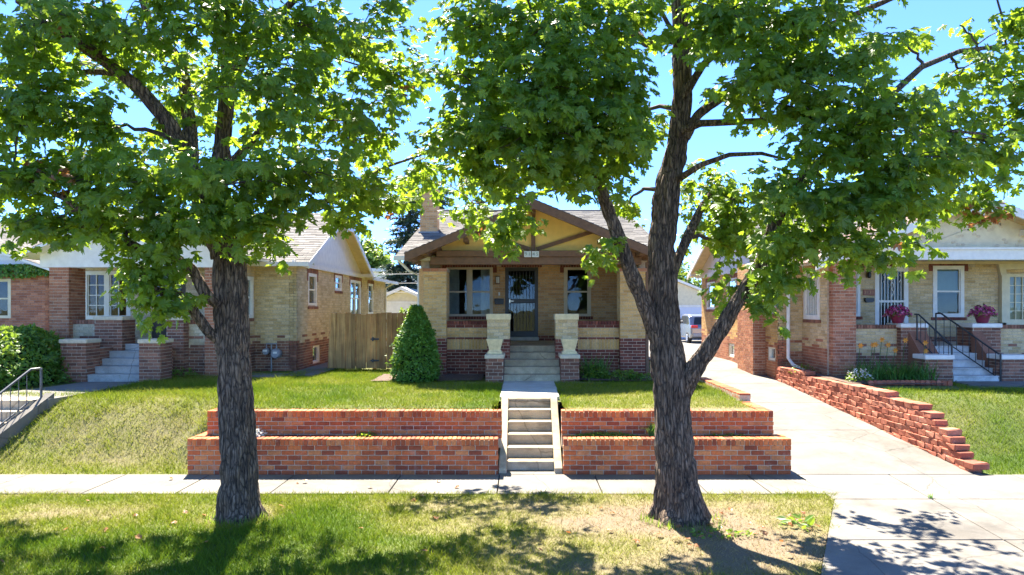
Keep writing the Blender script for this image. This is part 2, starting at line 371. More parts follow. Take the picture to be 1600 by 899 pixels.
def carve(a0, a1, cuts):
    out = [(a0, a1)]
    for c0, c1 in cuts:
        nxt = []
        for s, e in out:
            if c1 <= s or c0 >= e: nxt.append((s, e)); continue
            if c0 > s: nxt.append((s, c0))
            if c1 < e: nxt.append((c1, e))
        out = nxt
    return out

def brick_wall(parent, fr, u0, u1, z0, z1, holes=(), zone=None, mats=None, thick=0.2, mortar='mortar',
               course=0.0733, blen=0.213, joint=0.011, proud=0.006, name='brick_wall', bricks='brick_face', seed=0, backing=True):
    """mortar-coloured wall with openings, and real bricks standing proud of it"""
    rnd = random.Random(seed + int(u0*100))
    if backing:
        mb = MB()
        us = sorted({u0, u1, *[min(max(h[0], u0), u1) for h in holes], *[min(max(h[1], u0), u1) for h in holes]})
        for a, b in zip(us[:-1], us[1:]):
            for s, e in carve(z0, z1, [(h[2], h[3]) for h in holes if h[0] <= a+1e-6 and h[1] >= b-1e-6]):
                mb.fbox(fr, a, b, -thick, 0, s, e)
        body = mb.build(name, M[mortar], parent)
    else: body = parent
    mb = MB(); nrow = max(1, round((z1-z0)/course)); ch = (z1-z0)/nrow
    for r in range(nrow):
        za = z0 + r*ch + joint/2; zb = z0 + (r+1)*ch - joint/2; zc = (za+zb)/2
        segs = carve(u0, u1, [(h[0], h[1]) for h in holes if h[2] < zc < h[3]])
        off = (r % 2)*blen/2 + (rnd.random()-0.5)*0.02
        k0 = math.floor((u0-off)/blen) - 1
        for s, e in segs:
            k = math.floor((s-off)/blen)
            while off + k*blen < e:
                a = max(s, off + k*blen + joint/2); b = min(e, off + (k+1)*blen - joint/2); k += 1
                if b - a < 0.02: continue
                uc = (a+b)/2; mi = zone(uc, zc) if zone else 0
                if mi is None: continue
                if isinstance(mi, tuple): mi = mi[0]
                d = proud*(0.75+0.5*rnd.random())
                P = [fr(a,d,za), fr(b,d,za), fr(b,d,zb), fr(a,d,zb), fr(a,0,za), fr(b,0,za), fr(b,0,zb), fr(a,0,zb)]
                mb.add(P, [(0,1,2,3),(0,4,5,1),(1,5,6,2),(2,6,7,3),(3,7,4,0)], mi)
    o = mb.build(bricks, [M[k] for k in mats], body); o['kind'] = 'stuff'
    return body

def soldiers(parent, fr, u0, u1, z0, z1, mat, name='soldier_course', w=0.073, joint=0.011, d0=0.0, d1=0.008):
    """upright bricks side by side"""
    mb = MB(); n = max(1, round((u1-u0)/w)); ww = (u1-u0)/n
    for k in range(n): mb.fbox(fr, u0+k*ww+joint/2, u0+(k+1)*ww-joint/2, d0, d1+0.003*random.random(), z0, z1)
    o = mb.build(name, M[mat], parent); o['kind'] = 'stuff'; return o

def window(parent, fr, u0, u1, z0, z1, frame='white', lights=(1, 2), fw=0.07, rec=0.05, inner=None, lintel=None, sill=None,
           bars=0, lite=None, label=None, mull=0.0, curtain=False):
    """double-hung window: frame (with rails), panes as sub-parts"""
    mb = MB(); f0, f1 = -rec-0.05, -rec+0.035
    mb.fbox(fr, u0, u0+fw, f0, f1, z0, z1); mb.fbox(fr, u1-fw, u1, f0, f1, z0, z1)
    mb.fbox(fr, u0+fw, u1-fw, f0, f1, z1-fw, z1); mb.fbox(fr, u0+fw, u1-fw, f0, f1, z0, z0+fw)
    nu, nz = lights; cols = []
    a = u0+fw; W = (u1-u0-2*fw); mw = mull if mull else 0.05
    cw = (W-(nu-1)*mw)/nu
    for i in range(nu):
        s = a+i*(cw+mw); cols.append((s, s+cw))
        if i: mb.fbox(fr, s-mw, s, f0, f1-0.004, z0+fw, z1-fw)
    zm = (z0+z1)/2
    panes = []
    for s, e in cols:
        if nz == 2:
            mb.fbox(fr, s, e, f0+0.01, f1-0.02, zm-0.022, zm+0.022)
            panes += [(s, e, z0+fw, zm-0.022, 0.0), (s, e, zm+0.022, z1-fw, 0.012)]
        else: panes.append((s, e, z0+fw, z1-fw, 0.0))
        # sash stiles
        for q in (s, e-0.03): mb.fbox(fr, q, q+0.03, f0+0.012, f1-0.026, z0+fw, z1-fw)
        if lite:
            lu, lz = lite
            for k in range(1, lu): c = s+(e-s)*k/lu; mb.fbox(fr, c-0.011, c+0.011, f0+0.02, f1-0.028, z0+fw, z1-fw)
            for k in range(1, lz): c = z0+fw+(z1-z0-2*fw)*k/lz; mb.fbox(fr, s+0.03, e-0.03, f0+0.021, f1-0.029, c-0.011, c+0.011)
    w = mb.build('window', M[frame], parent)
    if label: w['label'] = label
    for s, e, a, b, dd in panes:
        MB().fbox(fr, s+0.002, e-0.002, -rec-0.026+dd, -rec-0.022+dd, a+0.002, b-0.002).build('pane', M['glass'], w)
    if inner:                                           # blind or dark screen right behind the glass
        for nm, mt, fa, fb in inner:
            MB().fbox(fr, u0+fw, u1-fw, -rec-0.075, -rec-0.07, z0+(z1-z0)*fa, z0+(z1-z0)*fb).build(nm, M[mt], w)
    if curtain:
        for sgn in (0, 1):
            pts = []; n = 26; cw2 = 0.22*(u1-u0)
            ua = u0+fw if sgn == 0 else u1-fw-cw2
            vv, ff = [], []
            for k in range(n+1):
                uu = ua+cw2*k/n; dd = -rec-0.16+0.03*math.sin(k*1.9)
                vv += [fr(uu, dd, z0-0.15), fr(uu, dd+0.004, z1)]
                if k: q = 2*k; ff.append((q-2, q, q+1, q-1))
            MB().add(vv, ff).build('curtain', M['curtain'], w, smooth=True)
    if bars:
        mb = MB(); n = bars
        for k in range(n):
            c = u0+fw+(u1-u0-2*fw)*(k+0.5)/n; mb.fbox(fr, c-0.009, c+0.009, 0.0, 0.018, z0+0.05, z1-0.06)
        mb.fbox(fr, u0+0.03, u1-0.03, 0.0, 0.02, z0+0.05, z0+0.075); mb.fbox(fr, u0+0.03, u1-0.03, 0.0, 0.02, z1-0.085, z1-0.06)
        mb.fbox(fr, u0+0.03, u0+0.05, -0.05, 0.0, z0+0.05, z0+0.075); mb.fbox(fr, u1-0.05, u1-0.03, -0.05, 0.0, z0+0.05, z0+0.075)
        mb.build('window_bars', M['white'], w)
    if lintel:
        mt, hang, up = lintel
        soldiers(w, fr, u0-0.11, u1+0.11, z1, z1+up, mt, 'lintel', d0=-0.01, d1=0.014)
        if hang:
            for q in (u0-0.11, u1+0.005): MB().fbox(fr, q, q+0.105, -0.01, 0.014, z1-hang, z1-0.002).build('lintel_ear', M[mt], w)
    if sill:
        soldiers(w, fr, u0-0.06, u1+0.06, z0-0.085, z0-0.004, sill, 'sill', d0=-0.03, d1=0.03)
    return w

def shingle_slope(parent, o, eu, ev, length, interval, mat='shingle', thick=0.07, rows_h=0.145, tab=0.3, name='shingle_slope', deck='soffit', slab_poly=None):
    """sloping roof plane: o eave corner, eu along the eave, ev up the slope (unit); interval(v) gives (u0,u1) there"""
    o = Vector(o); eu = Vector(eu).normalized(); ev = Vector(ev).normalized(); n = eu.cross(ev).normalized()
    if n.z < 0: n = -n
    mb = MB()
    def P(u, v, h): return tuple(o+eu*u+ev*v+n*h)
    ks = [0.0, length] if slab_poly is None else slab_poly
    lo = [P(interval(v)[0], v, -thick) for v in ks]+[P(interval(v)[1], v, -thick) for v in reversed(ks)]
    hi = [P(interval(v)[0], v, 0) for v in ks]+[P(interval(v)[1], v, 0) for v in reversed(ks)]
    m = len(lo)
    mb.add(lo+hi, [tuple(range(m-1, -1, -1)), tuple(range(m, 2*m))]+[(i, (i+1) % m, (i+1) % m+m, i+m) for i in range(m)])
    slab = mb.build(name, M[deck], parent)
    mb = MB(); nr = int(length/rows_h); rh = length/nr; rnd = random.Random(3)
    for r in range(nr):
        v0 = r*rh-0.012; v1 = (r+1)*rh+0.02
        a0, a1 = interval(r*rh); b0, b1 = interval(min(length, (r+1)*rh))
        a0 = min(a0, b0)*0.5+max(a0, b0)*0.5; a1 = (a1+b1)/2
        u = a0 - rnd.random()*tab
        while u < a1:
            w = tab*(0.8+0.4*rnd.random()); s, e = max(u, a0), min(u+w-0.006, a1); u += w
            if e-s < 0.03: continue
            h = 0.016+0.006*rnd.random(); dv = -0.012*rnd.random()
            mb.add([P(s,v0+dv,h), P(e,v0+dv,h), P(e,v1,0.003), P(s,v1,0.003), P(s,v0+dv,0.001), P(e,v0+dv,0.001)],
                   [(0,1,2,3), (4,5,1,0), (0,3,4), (1,5,2)])
    sh = mb.build('shingles', M[mat], slab); sh['kind'] = 'stuff'
    return slab

# ---------------------------------------------------------------- ground, lawns, pavements
def drive_z(y): return np.interp(y, [0, 10.8, 17.6, 22, 25.5, 40, 46, 80], [0, 0, 0.76, 0.95, 0.95, 0.62, 0.6, 0.6])
def lot_z(x, y):
    x = np.asarray(x, float); y = np.asarray(y, float)
    bump = 0.05*(fbm(x*0.7, y*0.7, 5)-0.5)
    left = sstep(10.85, 13.0, y)*0.93 + sstep(12.0, 15.5, y)*0.07
    right = sstep(10.85, 13.6, y)*0.95 + sstep(12.5, 15.5, y)*0.05
    mid = 0.93 + 0.07*sstep(11.3, 14.5, y)
    t = sstep(-5.95, -5.15, x)*sstep(11.15, 11.9, y)
    z = np.where(x < 0, left*(1-t)+mid*t, mid)
    z = np.where(x > 5.5, right, z)
    return z + bump*sstep(10.9, 11.5, y)*(1-sstep(14.3, 15.0, y))
def dry_lot(x, y):
    d = fbm(x*0.55, y*0.8, 21)*0.9-0.18 + 0.35*(fbm(x*3, y*3, 9)-0.5)
    slope = np.where(x < -5.3, np.exp(-((y-11.9)/0.9)**2)*0.26, 0.0)
    edge = np.where((x > -5.3) & (x < 4.3), np.exp(-((y-11.45)/0.22)**2)*0.55, 0.0)
    return np.clip(d + slope + edge + np.where(x > 7, -0.15, 0.0), 0, 1)
def dry_strip(x, y):
    d = fbm(x*0.75, y*1.3, 31)*0.85-0.18 + 0.4*(fbm(x*3.2, y*3.2, 17)-0.5)
    d = d + 0.08 + 0.55*np.exp(-((x+5.9)/1.1)**2-((y-8.75)/0.42)**2) + 0.62*np.exp(-((x-2.4)/2.1)**2-((y-7.9)/1.4)**2)
    d = d + 0.35*np.exp(-((x-0.2)/1.5)**2-((y-8.6)/0.6)**2) - 0.45*np.exp(-((x+2.6)/1.6)**2-((y-8.0)/0.9)**2)
    d = d - 0.35*np.exp(-((x+5.0)/2.2)**2-((y-7.0)/0.7)**2)
    d = d + 0.7*np.exp(-((np.hypot(x+3.56, y-8.6)-0.2)/0.28)**2) + 0.7*np.exp(-((np.hypot(x-2.0, y-8.55)-0.3)/0.32)**2)
    return np.clip(d, 0, 1)
GREEN, LIME, STRAW, SOILC = np.array((0.115,0.195,0.010)), np.array((0.24,0.27,0.018)), np.array((0.34,0.26,0.14)), np.array((0.21,0.16,0.105))
def grass_colour(dry, jit):
    dry = np.clip(dry, 0, 1)[:, None]; j = jit[:, None]
    c = np.where(dry < 0.45, GREEN+(LIME-GREEN)*(dry/0.45), LIME+(STRAW-LIME)*((dry-0.45)/0.55))
    return c*(0.7+0.6*j)
def ground_colour(dry):
    d = np.clip(dry, 0, 1)[:, None]
    return np.where(d < 0.5, np.array((0.075,0.12,0.022))*(1-d*2)+np.array((0.20,0.19,0.07))*d*2, np.array((0.20,0.19,0.07))*(2-2*d)+SOILC*(2*d-1))
def patch(name, x0, x1, y0, y1, zf, dryf, step=0.12, edge=None):
    nx = max(2, int((x1-x0)/step)); ny = max(2, int((y1-y0)/step))
    X, Y = np.meshgrid(np.linspace(x0, x1, nx+1), np.linspace(y0, y1, ny+1)); X, Y = X.ravel(), Y.ravel()
    if edge is not None: X = np.minimum(X, edge(Y))
    V = np.stack([X, Y, zf(X, Y)], 1)
    i = np.arange(ny)[:, None]*(nx+1)+np.arange(nx)[None]; i = i.ravel()
    F = np.stack([i, i+1, i+nx+2, i+nx+1], 1)
    o = np_mesh(name, V, F, M['ground'], attrs={'col': ground_colour(dryf(X, Y))}, smooth=True); o['kind'] = 'structure'; return o
def grass(name, x0, x1, y0, y1, zf, dryf, dens, hgt, label, keep=None, wid=0.011):
    n = int((x1-x0)*(y1-y0)*dens); x = RNG.uniform(x0, x1, n); y = RNG.uniform(y0, y1, n)
    d = dryf(x, y); ok = RNG.random(n) < (1-0.72*sstep(0.35, 0.95, d))
    if keep is not None: ok &= keep(x, y)
    x, y, d = x[ok], y[ok], d[ok]; n = len(x); z = zf(x, y)
    h = hgt*(0.45+0.8*RNG.random(n)+0.9*RNG.random(n)**6)*(1-0.5*d)*(0.5+1.0*fbm(x*2.8, y*2.8, 3)); a = RNG.uniform(0, 2*np.pi, n); lean = h*RNG.uniform(0.2, 1.1, n)*(1+1.2*d); b = RNG.uniform(0, 2*np.pi, n)
    w = wid*RNG.uniform(0.5, 1.2, n)
    p0 = np.stack([x-np.cos(a)*w/2, y-np.sin(a)*w/2, z-0.005], 1); p1 = np.stack([x+np.cos(a)*w/2, y+np.sin(a)*w/2, z-0.005], 1)
    p2 = np.stack([x+np.cos(b)*lean, y+np.sin(b)*lean, z+h], 1)
    V = np.stack([p0, p1, p2], 1).reshape(-1, 3); F = np.arange(3*n).reshape(-1, 3)
    c = grass_colour(np.clip(d+RNG.normal(0, 0.12, n), 0, 1), RNG.random(n))
    o = np_mesh(name, V, F, M['grass'], attrs={'col': np.repeat(c, 3, 0)})
    return tag(o, label, 'grass', kind='stuff')
flat = lambda x, y: np.zeros_like(np.asarray(x, float)) + 0.012*(fbm(np.asarray(x)*1.2, np.asarray(y)*1.2, 2)-0.5)

g = MB(); g.add([(-900,-900,-0.16),(900,-900,-0.16),(900,1500,-0.16),(-900,1500,-0.16)], [(0,1,2,3)]); tag(g.build('ground', M['earth']), kind='structure')
g = MB(); g.add([(-300,-7,-0.12),(300,-7,-0.12),(300,4.55,-0.12),(-300,4.55,-0.12)], [(0,1,2,3)]); tag(g.build('road', M['asphalt']), kind='structure')
tag(MB().box(-60, 60, 4.55, 4.72, -0.15, 0.005).build('kerb', M['concrete'], bevel=0.015), kind='structure')
tag(MB().add([(-300,28,0.72),(4.15,28,0.72),(4.15,600,0.72),(-300,600,0.72)], [(0,1,2,3)]).add([(4.15,44,0.57),(300,44,0.57),(300,600,0.57),(4.15,600,0.57)], [(0,1,2,3)]).build('yard_terrain', M['earth']), kind='structure')

apron_edge = lambda y: np.interp(y, [4.7, 6.7, 9.7], [1.9, 2.92, 4.45])
patch('verge', -13, 4.45, 4.72, 9.69, flat, dry_strip, 0.1, apron_edge)
patch('lawn', -22, -5.2, 10.82, 28.2, lot_z, dry_lot, 0.13)
patch('lawn', -5.2, -0.52, 11.34, 28.2, lot_z, dry_lot, 0.12)
patch('lawn', -0.52, 0.80, 12.45, 28.2, lambda x, y: lot_z(x, y)-0.012, dry_lot, 0.2)
patch('lawn', 0.80, 4.0, 11.32, 28.2, lot_z, dry_lot, 0.12)
patch('lawn', 7.34, 22, 10.82, 26, lot_z, dry_lot, 0.16)
patch('lawn', 6.72, 7.4, 17.0, 26, lambda x, y: lot_z(x, y)-0.015, dry_lot, 0.2)

grass('grass', -8.2, 4.55, 6.0, 9.80, flat, dry_strip, 3400, 0.062, 'patchy green and straw grass of the shaded verge around the two trees', lambda x, y: (x < apron_edge(y)+0.24*fbm(x*4, y*4, 6)-0.09) & (y < 9.64+0.13*fbm(x*5, y*0, 7)) & (np.hypot(x+3.56, y-8.64) > 0.3) & (np.hypot(x-2.0, y-8.6) > 0.38))
walk = lambda x, y: ~((x > -0.42) & (x < 0.72) & (y > 10.5))
bed = lambda x, y: ~((y > 15.05) & (x > -3.3) & (x < 3.4))
grass('grass', -5.6, 4.0, 11.42, 18.2, lot_z, dry_lot, 2100, 0.062, 'bright green lawn grass above the orange brick retaining walls', lambda x, y: walk(x, y) & bed(x, y) & ((x > -5.2) | (y > 10.9)) & ~((x > 3.0) & (y > 16)))
LW = lambda x, y: ~((x > -11.3 + (15.2-y)*0.25) & (x < -10.3 + (15.2-y)*0.25+0.35) & (y > 12.4) & (y < 15.3)) & ~((y > 13.9) & (y < 15.25) & (x > -10.9) & (x < -8.5) )
grass('grass', -12.5, -5.2, 10.84, 17.0, lot_z, dry_lot, 2000, 0.085, 'rough sloping grass bank between the iron handrail and the brick walls', lambda x, y: ~((x < -6.9) & (y > 16.3)) & ~((x < -8.4) & (x > -10.9) & (y > 13.3) & (y < 15.3)) & ~((x > -11.6) & (x < -10.0) & (y > 10.6) & (y < 13.6)), 0.012)
grass('grass', 7.38, 14.6, 10.84, 14.95, lot_z, dry_lot, 2000, 0.062, 'bright green sloping lawn behind the red block wall', lambda x, y: (x > 7.45-(y-10.8)*0.08) & ~((x > 9.4) & (y > 14.1)) & ~((x < 9.2) & (y > 14.0)))

sw = tag(bpy.data.objects.new('sidewalk', None), kind='structure'); COL.objects.link(sw); WT[sw.name] = Vector((0,0,0))
xs = [-14.2, -12.7, -11.1, -9.4, -7.8, -6.25, -4.92, -3.58, -1.9, -0.35, 1.15, 2.65, 3.55, 4.34]
for a, b in zip(xs[:-1], xs[1:]): MB().box(a+0.008, b-0.008, 9.68, 10.795, -0.09, 0.014+0.004*random.random()).build('slab', M['concrete'], sw, bevel=0.008)
dr = tag(bpy.data.objects.new('driveway', None), kind='structure'); COL.objects.link(dr); WT[dr.name] = Vector((0,0,0))
redge = lambda y: float(np.interp(y, [10.8, 17.6, 60], [7.31, 6.72, 6.66]))
ys = [10.81, 13.23, 15.36, 17.3, 19.6, 22, 24.5, 27.5, 31, 35, 39, 43, 46.2]
for a, b in zip(ys[:-1], ys[1:]):
    za, zb = float(drive_z(a))+0.012, float(drive_z(b))+0.012; g_ = 0.008
    ra, rb = (redge(a), redge(b)) if b < 26 else (15.0, 15.0)
    MB().hexa([(4.2,a+g_,za-0.3),(ra,a+g_,za-0.3),(rb,b-g_,zb-0.3),(4.2,b-g_,zb-0.3),(4.2,a+g_,za),(ra,a+g_,za),(rb,b-g_,zb),(4.2,b-g_,zb)]).build('slab', M['drive'], dr, bevel=0.008)
for (x0, x1, x2, x3, y0, y1) in [(4.35,5.79,5.69,3.62,9.66,10.79)]: pass
def quad_slab(p): MB().hexa([(x, y, -0.1) for x, y in p]+[(x, y, 0.013+0.003*random.random()) for x, y in p]).build('slab', M['drive'], dr, bevel=0.008)
sx = lambda y: 5.8-(10.78-y)*0.108
for a, b in ((4.72, 7.74), (7.76, 9.40)):
    e = lambda y: float(apron_edge(y))
    quad_slab([(e(a)+0.01, a), (sx(a)-0.008, a), (sx(b)-0.008, b), (e(b)+0.01, b)])
    quad_slab([(sx(a)+0.008, a), (8.6, a), (8.6, b), (sx(b)+0.008, b)])
quad_slab([(e(9.41)+0.0, 9.415), (sx(9.41)-0.008, 9.415), (sx(10.79)-0.008, 10.79), (4.36, 10.79)])
quad_slab([(sx(9.41)+0.008, 9.415), (7.72, 9.415), (7.72, 10.79), (sx(10.79)+0.008, 10.79)])
for a, b in ((7.735, 9.3), (9.315, 10.9), (10.915, 12.5), (12.515, 14.1)): quad_slab([(a, 9.415), (b, 9.415), (b, 10.79), (a, 10.79)])
quad_slab([(8.615, 4.72), (14, 4.72), (14, 9.40), (8.615, 9.40)])

# garden path from the stair landing to the porch, with the joints of the slabs
gp = tag(bpy.data.objects.new('garden_path', None), kind='structure'); COL.objects.link(gp); WT[gp.name] = Vector((0,0,0))
for a, b in ((12.62, 13.75), (13.77, 14.65), (14.67, 15.3)):
    MB().box(-0.40, 0.72 if a > 13 else 0.70, a, b, 0.85, 1.012+0.006*random.random()).build('slab', M['grey_step'], gp, bevel=0.01)
MB().box(-1.55, -0.41, 14.9, 15.17, 0.85, 1.008).build('slab', M['concrete'], gp, bevel=0.01)
MB().box(0.73, 1.85, 14.9, 15.17, 0.85, 1.008).build('slab', M['concrete'], gp, bevel=0.01)
MB().fprism(lambda u, d, z: (u, z, 0.9+d), [(-3.25,15.15),(-2.75,14.85),(-2.0,14.95),(-1.56,15.0),(-1.56,15.14),(-2.1,15.10),(-2.7,15.25)], 0, 0.108).build('slab', M['concrete'], gp)
MB().box(-5.75, -4.95, 16.2, 27, 0.8, 1.05).build('slab', M['concrete'], gp, bevel=0.01)
MB().hexa([(-7.1,16.1,0.8),(-5.6,15.9,0.8),(-5.75,16.9,0.8),(-7.1,16.9,0.8),(-7.1,16.1,1.045),(-5.6,15.9,1.045),(-5.75,16.9,1.045),(-7.1,16.9,1.045)]).build('slab', M['concrete'], gp)

# ---------------------------------------------------------------- brick retaining walls, brick by brick
_bm = {}
def bevel_brick(l, w, h, mat, key, rough=0.0):
    k = (key, round(l, 3), round(w, 3), round(h, 3))
    if k in _bm: return _bm[k]
    c = 0.006 if not rough else 0.012; vv = []
    for sx_ in (-1, 1):
        for sy_ in (-1, 1):
            for sz_ in (-1, 1):
                q = (sx_*l/2, sy_*w/2, sz_*h/2)
                for ax in range(3):
                    p = list(q)
                    for o_ in range(3):
                        if o_ != ax: p[o_] -= math.copysign(c, p[o_])
                    vv.append(tuple(p))
    idx = lambda a, b, d, ax: ((a*2+b)*2+d)*3+ax
    ff = []
    for s in (0, 1):
        ff.append((idx(s,0,0,0), idx(s,0,1,0), idx(s,1,1,0), idx(s,1,0,0)) if not s else (idx(s,0,0,0), idx(s,1,0,0), idx(s,1,1,0), idx(s,0,1,0)))
        ff.append((idx(0,s,0,1), idx(1,s,0,1), idx(1,s,1,1), idx(0,s,1,1)) if not s else (idx(0,s,0,1), idx(0,s,1,1), idx(1,s,1,1), idx(1,s,0,1)))
        ff.append((idx(0,0,s,2), idx(0,1,s,2), idx(1,1,s,2), idx(1,0,s,2)) if not s else (idx(0,0,s,2), idx(1,0,s,2), idx(1,1,s,2), idx(0,1,s,2)))
    for a in (0, 1):
        for b in (0, 1):
            ff.append((idx(a,b,0,0), idx(a,b,1,0), idx(a,b,1,1), idx(a,b,0,1)))
            ff.append((idx(a,0,b,0), idx(a,1,b,0), idx(a,1,b,2), idx(a,0,b,2)))
            ff.append((idx(0,a,b,1), idx(1,a,b,1), idx(1,a,b,2), idx(0,a,b,2)))
            for d in (0, 1): ff.append((idx(a,b,d,0), idx(a,b,d,1), idx(a,b,d,2)))
    me = bpy.data.meshes.new('brick'); me.from_pydata(vv, [], ff); me.materials.append(mat)
    if rough:
        rr = random.Random(len(_bm))
        for v in me.vertices:
            v.co.x += rr.uniform(-rough, rough); v.co.y += rr.uniform(-rough, rough); v.co.z += rr.uniform(-rough, rough)*0.4
    me.update()
    import bmesh
    b_ = bmesh.new(); b_.from_mesh(me); bmesh.ops.recalc_face_normals(b_, faces=b_.faces); b_.to_mesh(me); b_.free()
    _bm[k] = me; return me
def put(name, me, loc, parent, rz=0.0, tilt=0.0):
    o = bpy.data.objects.new(name, me); link(o, parent); o.location = loc; o.rotation_euler = (random.uniform(-1, 1)*tilt, random.uniform(-1, 1)*tilt, rz+random.uniform(-1, 1)*tilt)
    return o
BL, BW, BH, JO, CO = 0.212, 0.098, 0.0625, 0.0125, 0.0735
def retaining_wall(x0, x1, yf, z0, ztop, label, returns=()):
    """running bond with a rowlock cap; every brick is its own object"""
    t = thing('brick_retaining_wall', ((x0+x1)/2, yf, z0), label, 'retaining wall')
    cap = 0.105; zt = ztop-cap; n = max(1, round((zt-z0)/CO)); ch = (zt-z0)/n
    mb = MB().box(x0+0.008, x1-0.008, yf+0.010, yf+0.235, z0-0.15, ztop-0.03)
    for (xa, xb, ya, yb) in returns: mb.box(xa+0.008, xb-0.008, ya+0.01, yb-0.008, z0-0.15, ztop-0.032)
    mb.build('mortar_core', M['mortar'], t)
    mat = M['red_obj']
    for r in range(n):
        zc = z0+(r+0.5)*ch; off = x0+((r % 2)*BL/2)-BL; k = 0
        pieces = []
        u = off
        while u < x1:
            a, b = max(u+JO/2, x0), min(u+BL-JO/2, x1); u += BL
            if b-a > 0.035: pieces.append((a, b))
        for a, b in pieces:
            put('brick', bevel_brick(round((b-a)*40)/40 if b-a < BL-JO-0.004 else BL-JO, BW, ch-JO*0.85, mat, 'red'), ((a+b)/2, yf+BW/2+random.uniform(-0.002, 0.002), zc), t, 0, 0.006)
    nc = round((x1-x0)/0.0735); cw = (x1-x0)/nc
    me = bevel_brick(0.2, cw-0.009, cap, mat, 'red')
    for k in range(nc): put('brick', me, (x0+(k+0.5)*cw, yf+0.097, ztop-cap/2+random.uniform(-0.003, 0.003)), t, math.pi/2, 0.012)
    return t

ZL, ZU = 0.575, 0.955
w1 = retaining_wall(-5.29, -0.372, 10.8, 0.0, ZL, 'long lower orange brick planter wall beside the sidewalk, near the slimmer tree')
w2 = retaining_wall(-5.17, -0.325, 11.22, 0.50, ZU, 'long upper orange brick wall holding the lawn, behind the slimmer tree trunk')
w3 = retaining_wall(0.66, 4.27, 10.8, 0.0, ZL, 'short lower orange brick planter wall between the stairs and driveway')
w4 = retaining_wall(0.655, 4.14, 11.22, 0.50, ZU, 'short upper orange brick wall holding the lawn between stairs and driveway')
def side_return(t, xf, y0, y1, z0, z1, face=1):
    # face -1: the bricks look towards -X
    """short return of a wall along Y, bricks on its outer face and rowlocks on top"""
    MB().box(min(xf-face*0.2, xf-face*0.012), max(xf-face*0.2, xf-face*0.012), y0, y1, z0-0.1, z1-0.03).build('mortar_core', M['mortar'], t)
    n = max(1, round((z1-0.105-z0)/CO)); ch = (z1-0.105-z0)/n
    for r in range(n):
        u = y0-(r % 2)*BL/2
        while u < y1:
            a, b = max(u+JO/2, y0), min(u+BL-JO/2, y1); u += BL
            if b-a > 0.05: put('brick', bevel_brick(round((b-a)*40)/40, BW, ch-JO, M['red_obj'], 'red'), (xf-face*BW/2, (a+b)/2, z0+(r+0.5)*ch), t, math.pi/2, 0.004)
    nc = max(1, round((y1-y0)/0.0735)); cw = (y1-y0)/nc
    for k in range(nc): put('brick', bevel_brick(0.2, cw-0.009, 0.105, M['red_obj'], 'red'), (xf-face*0.1, y0+(k+0.5)*cw, z1-0.0525+random.uniform(-0.003, 0.003)), t, 0, 0.01)
side_return(w3, 4.27, 11.03, 11.22, 0.0, ZL)
side_return(w1, -5.29, 11.03, 11.5, 0.0, ZL, -1)
side_return(w2, -5.17, 11.46, 12.0, 0.4, ZU, -1)
side_return(w4, 4.14, 11.45, 12.35, 0.0, ZU)
t = thing('driveway_edging_wall', (4.1, 13.6, 0.2), 'low brick edging wall beside the driveway with a lawn behind it', 'wall')
side_return(t, 4.16, 12.40, 15.4, 0.2, 1.09)
# planting soil between the tiers
for i, (a, b) in enumerate(((-5.2, -0.385), (0.67, 4.06))):
    n = 60; V = []; 
    X, Y = np.meshgrid(np.linspace(a, b, n), np.linspace(11.0, 11.235, 6)); Z = 0.515+0.05*fbm(X*3, Y*6, 8+i)
    ii = (np.arange(5)[:, None]*n+np.arange(n-1)[None]).ravel(); F = np.stack([ii, ii+1, ii+n+1, ii+n], 1)
    o = np_mesh('planter_soil', np.stack([X.ravel(), Y.ravel(), Z.ravel()], 1), F, M['soil'], smooth=True); o['kind'] = 'structure'
for a, b in ((-3.35, -0.9), (0.95, 3.3)):
    n = 30; X, Y = np.meshgrid(np.linspace(a, b, n), np.linspace(15.12, 16.6, 16)); Z = 1.015+0.06*fbm(X*3, Y*3, 4)
    ii = (np.arange(15)[:, None]*n+np.arange(n-1)[None]).ravel(); F = np.stack([ii, ii+1, ii+n+1, ii+n], 1)
    o = np_mesh('flower_bed_soil', np.stack([X.ravel(), Y.ravel(), Z.ravel()], 1), F, M['mulch'], smooth=True); o['kind'] = 'structure'
n = 30; X, Y = np.meshgrid(np.linspace(7.0, 9.0, n), np.linspace(14.5, 17.8, 16)); Z = 1.02+0.05*fbm(X*3, Y*3, 4)
ii = (np.arange(15)[:, None]*n+np.arange(n-1)[None]).ravel(); F = np.stack([ii, ii+1, ii+n+1, ii+n], 1)
o = np_mesh('flower_bed_soil', np.stack([X.ravel(), Y.ravel(), Z.ravel()], 1), F, M['mulch'], smooth=True); o['kind'] = 'structure'

# ---------------------------------------------------------------- concrete stairs up from the sidewalk
t = thing('concrete_stairs', (0.14, 10.85, 0), 'concrete garden stairs of six risers between the brick walls', 'stairs')
sx0, sx1, ytop, rise, run = -0.24, 0.525, 12.5, 0.1667, 0.282
for k in range(6):
    y0 = 11.06+k*run
    mb = MB().box(sx0+0.002, sx1-0.002, y0, 12.62, k*rise-(0.0 if k else 0.1), (k+1)*rise-0.035)
    mb.box(sx0+0.002, sx1-0.002, y0-0.018, 12.62 if k == 5 else y0+run+0.02, (k+1)*rise-0.035, (k+1)*rise)
    mb.build('step', M['step'], t, bevel=0.008)
for xa, xb in ((-0.365, sx0), (sx1, 0.65)):
    poly = [(10.84, -0.05), (12.72, -0.05), (12.72, 1.02), (12.45, 1.02), (11.02, 0.17), (10.84, 0.10)]
    MB().fprism(EAST(xa), poly, 0, xb-xa).build('cheek_wall', M['step'], t, bevel=0.012)
MB().box(-0.365, 0.65, 10.78, 11.05, -0.05, 0.02).build('bottom_slab', M['concrete'], t)

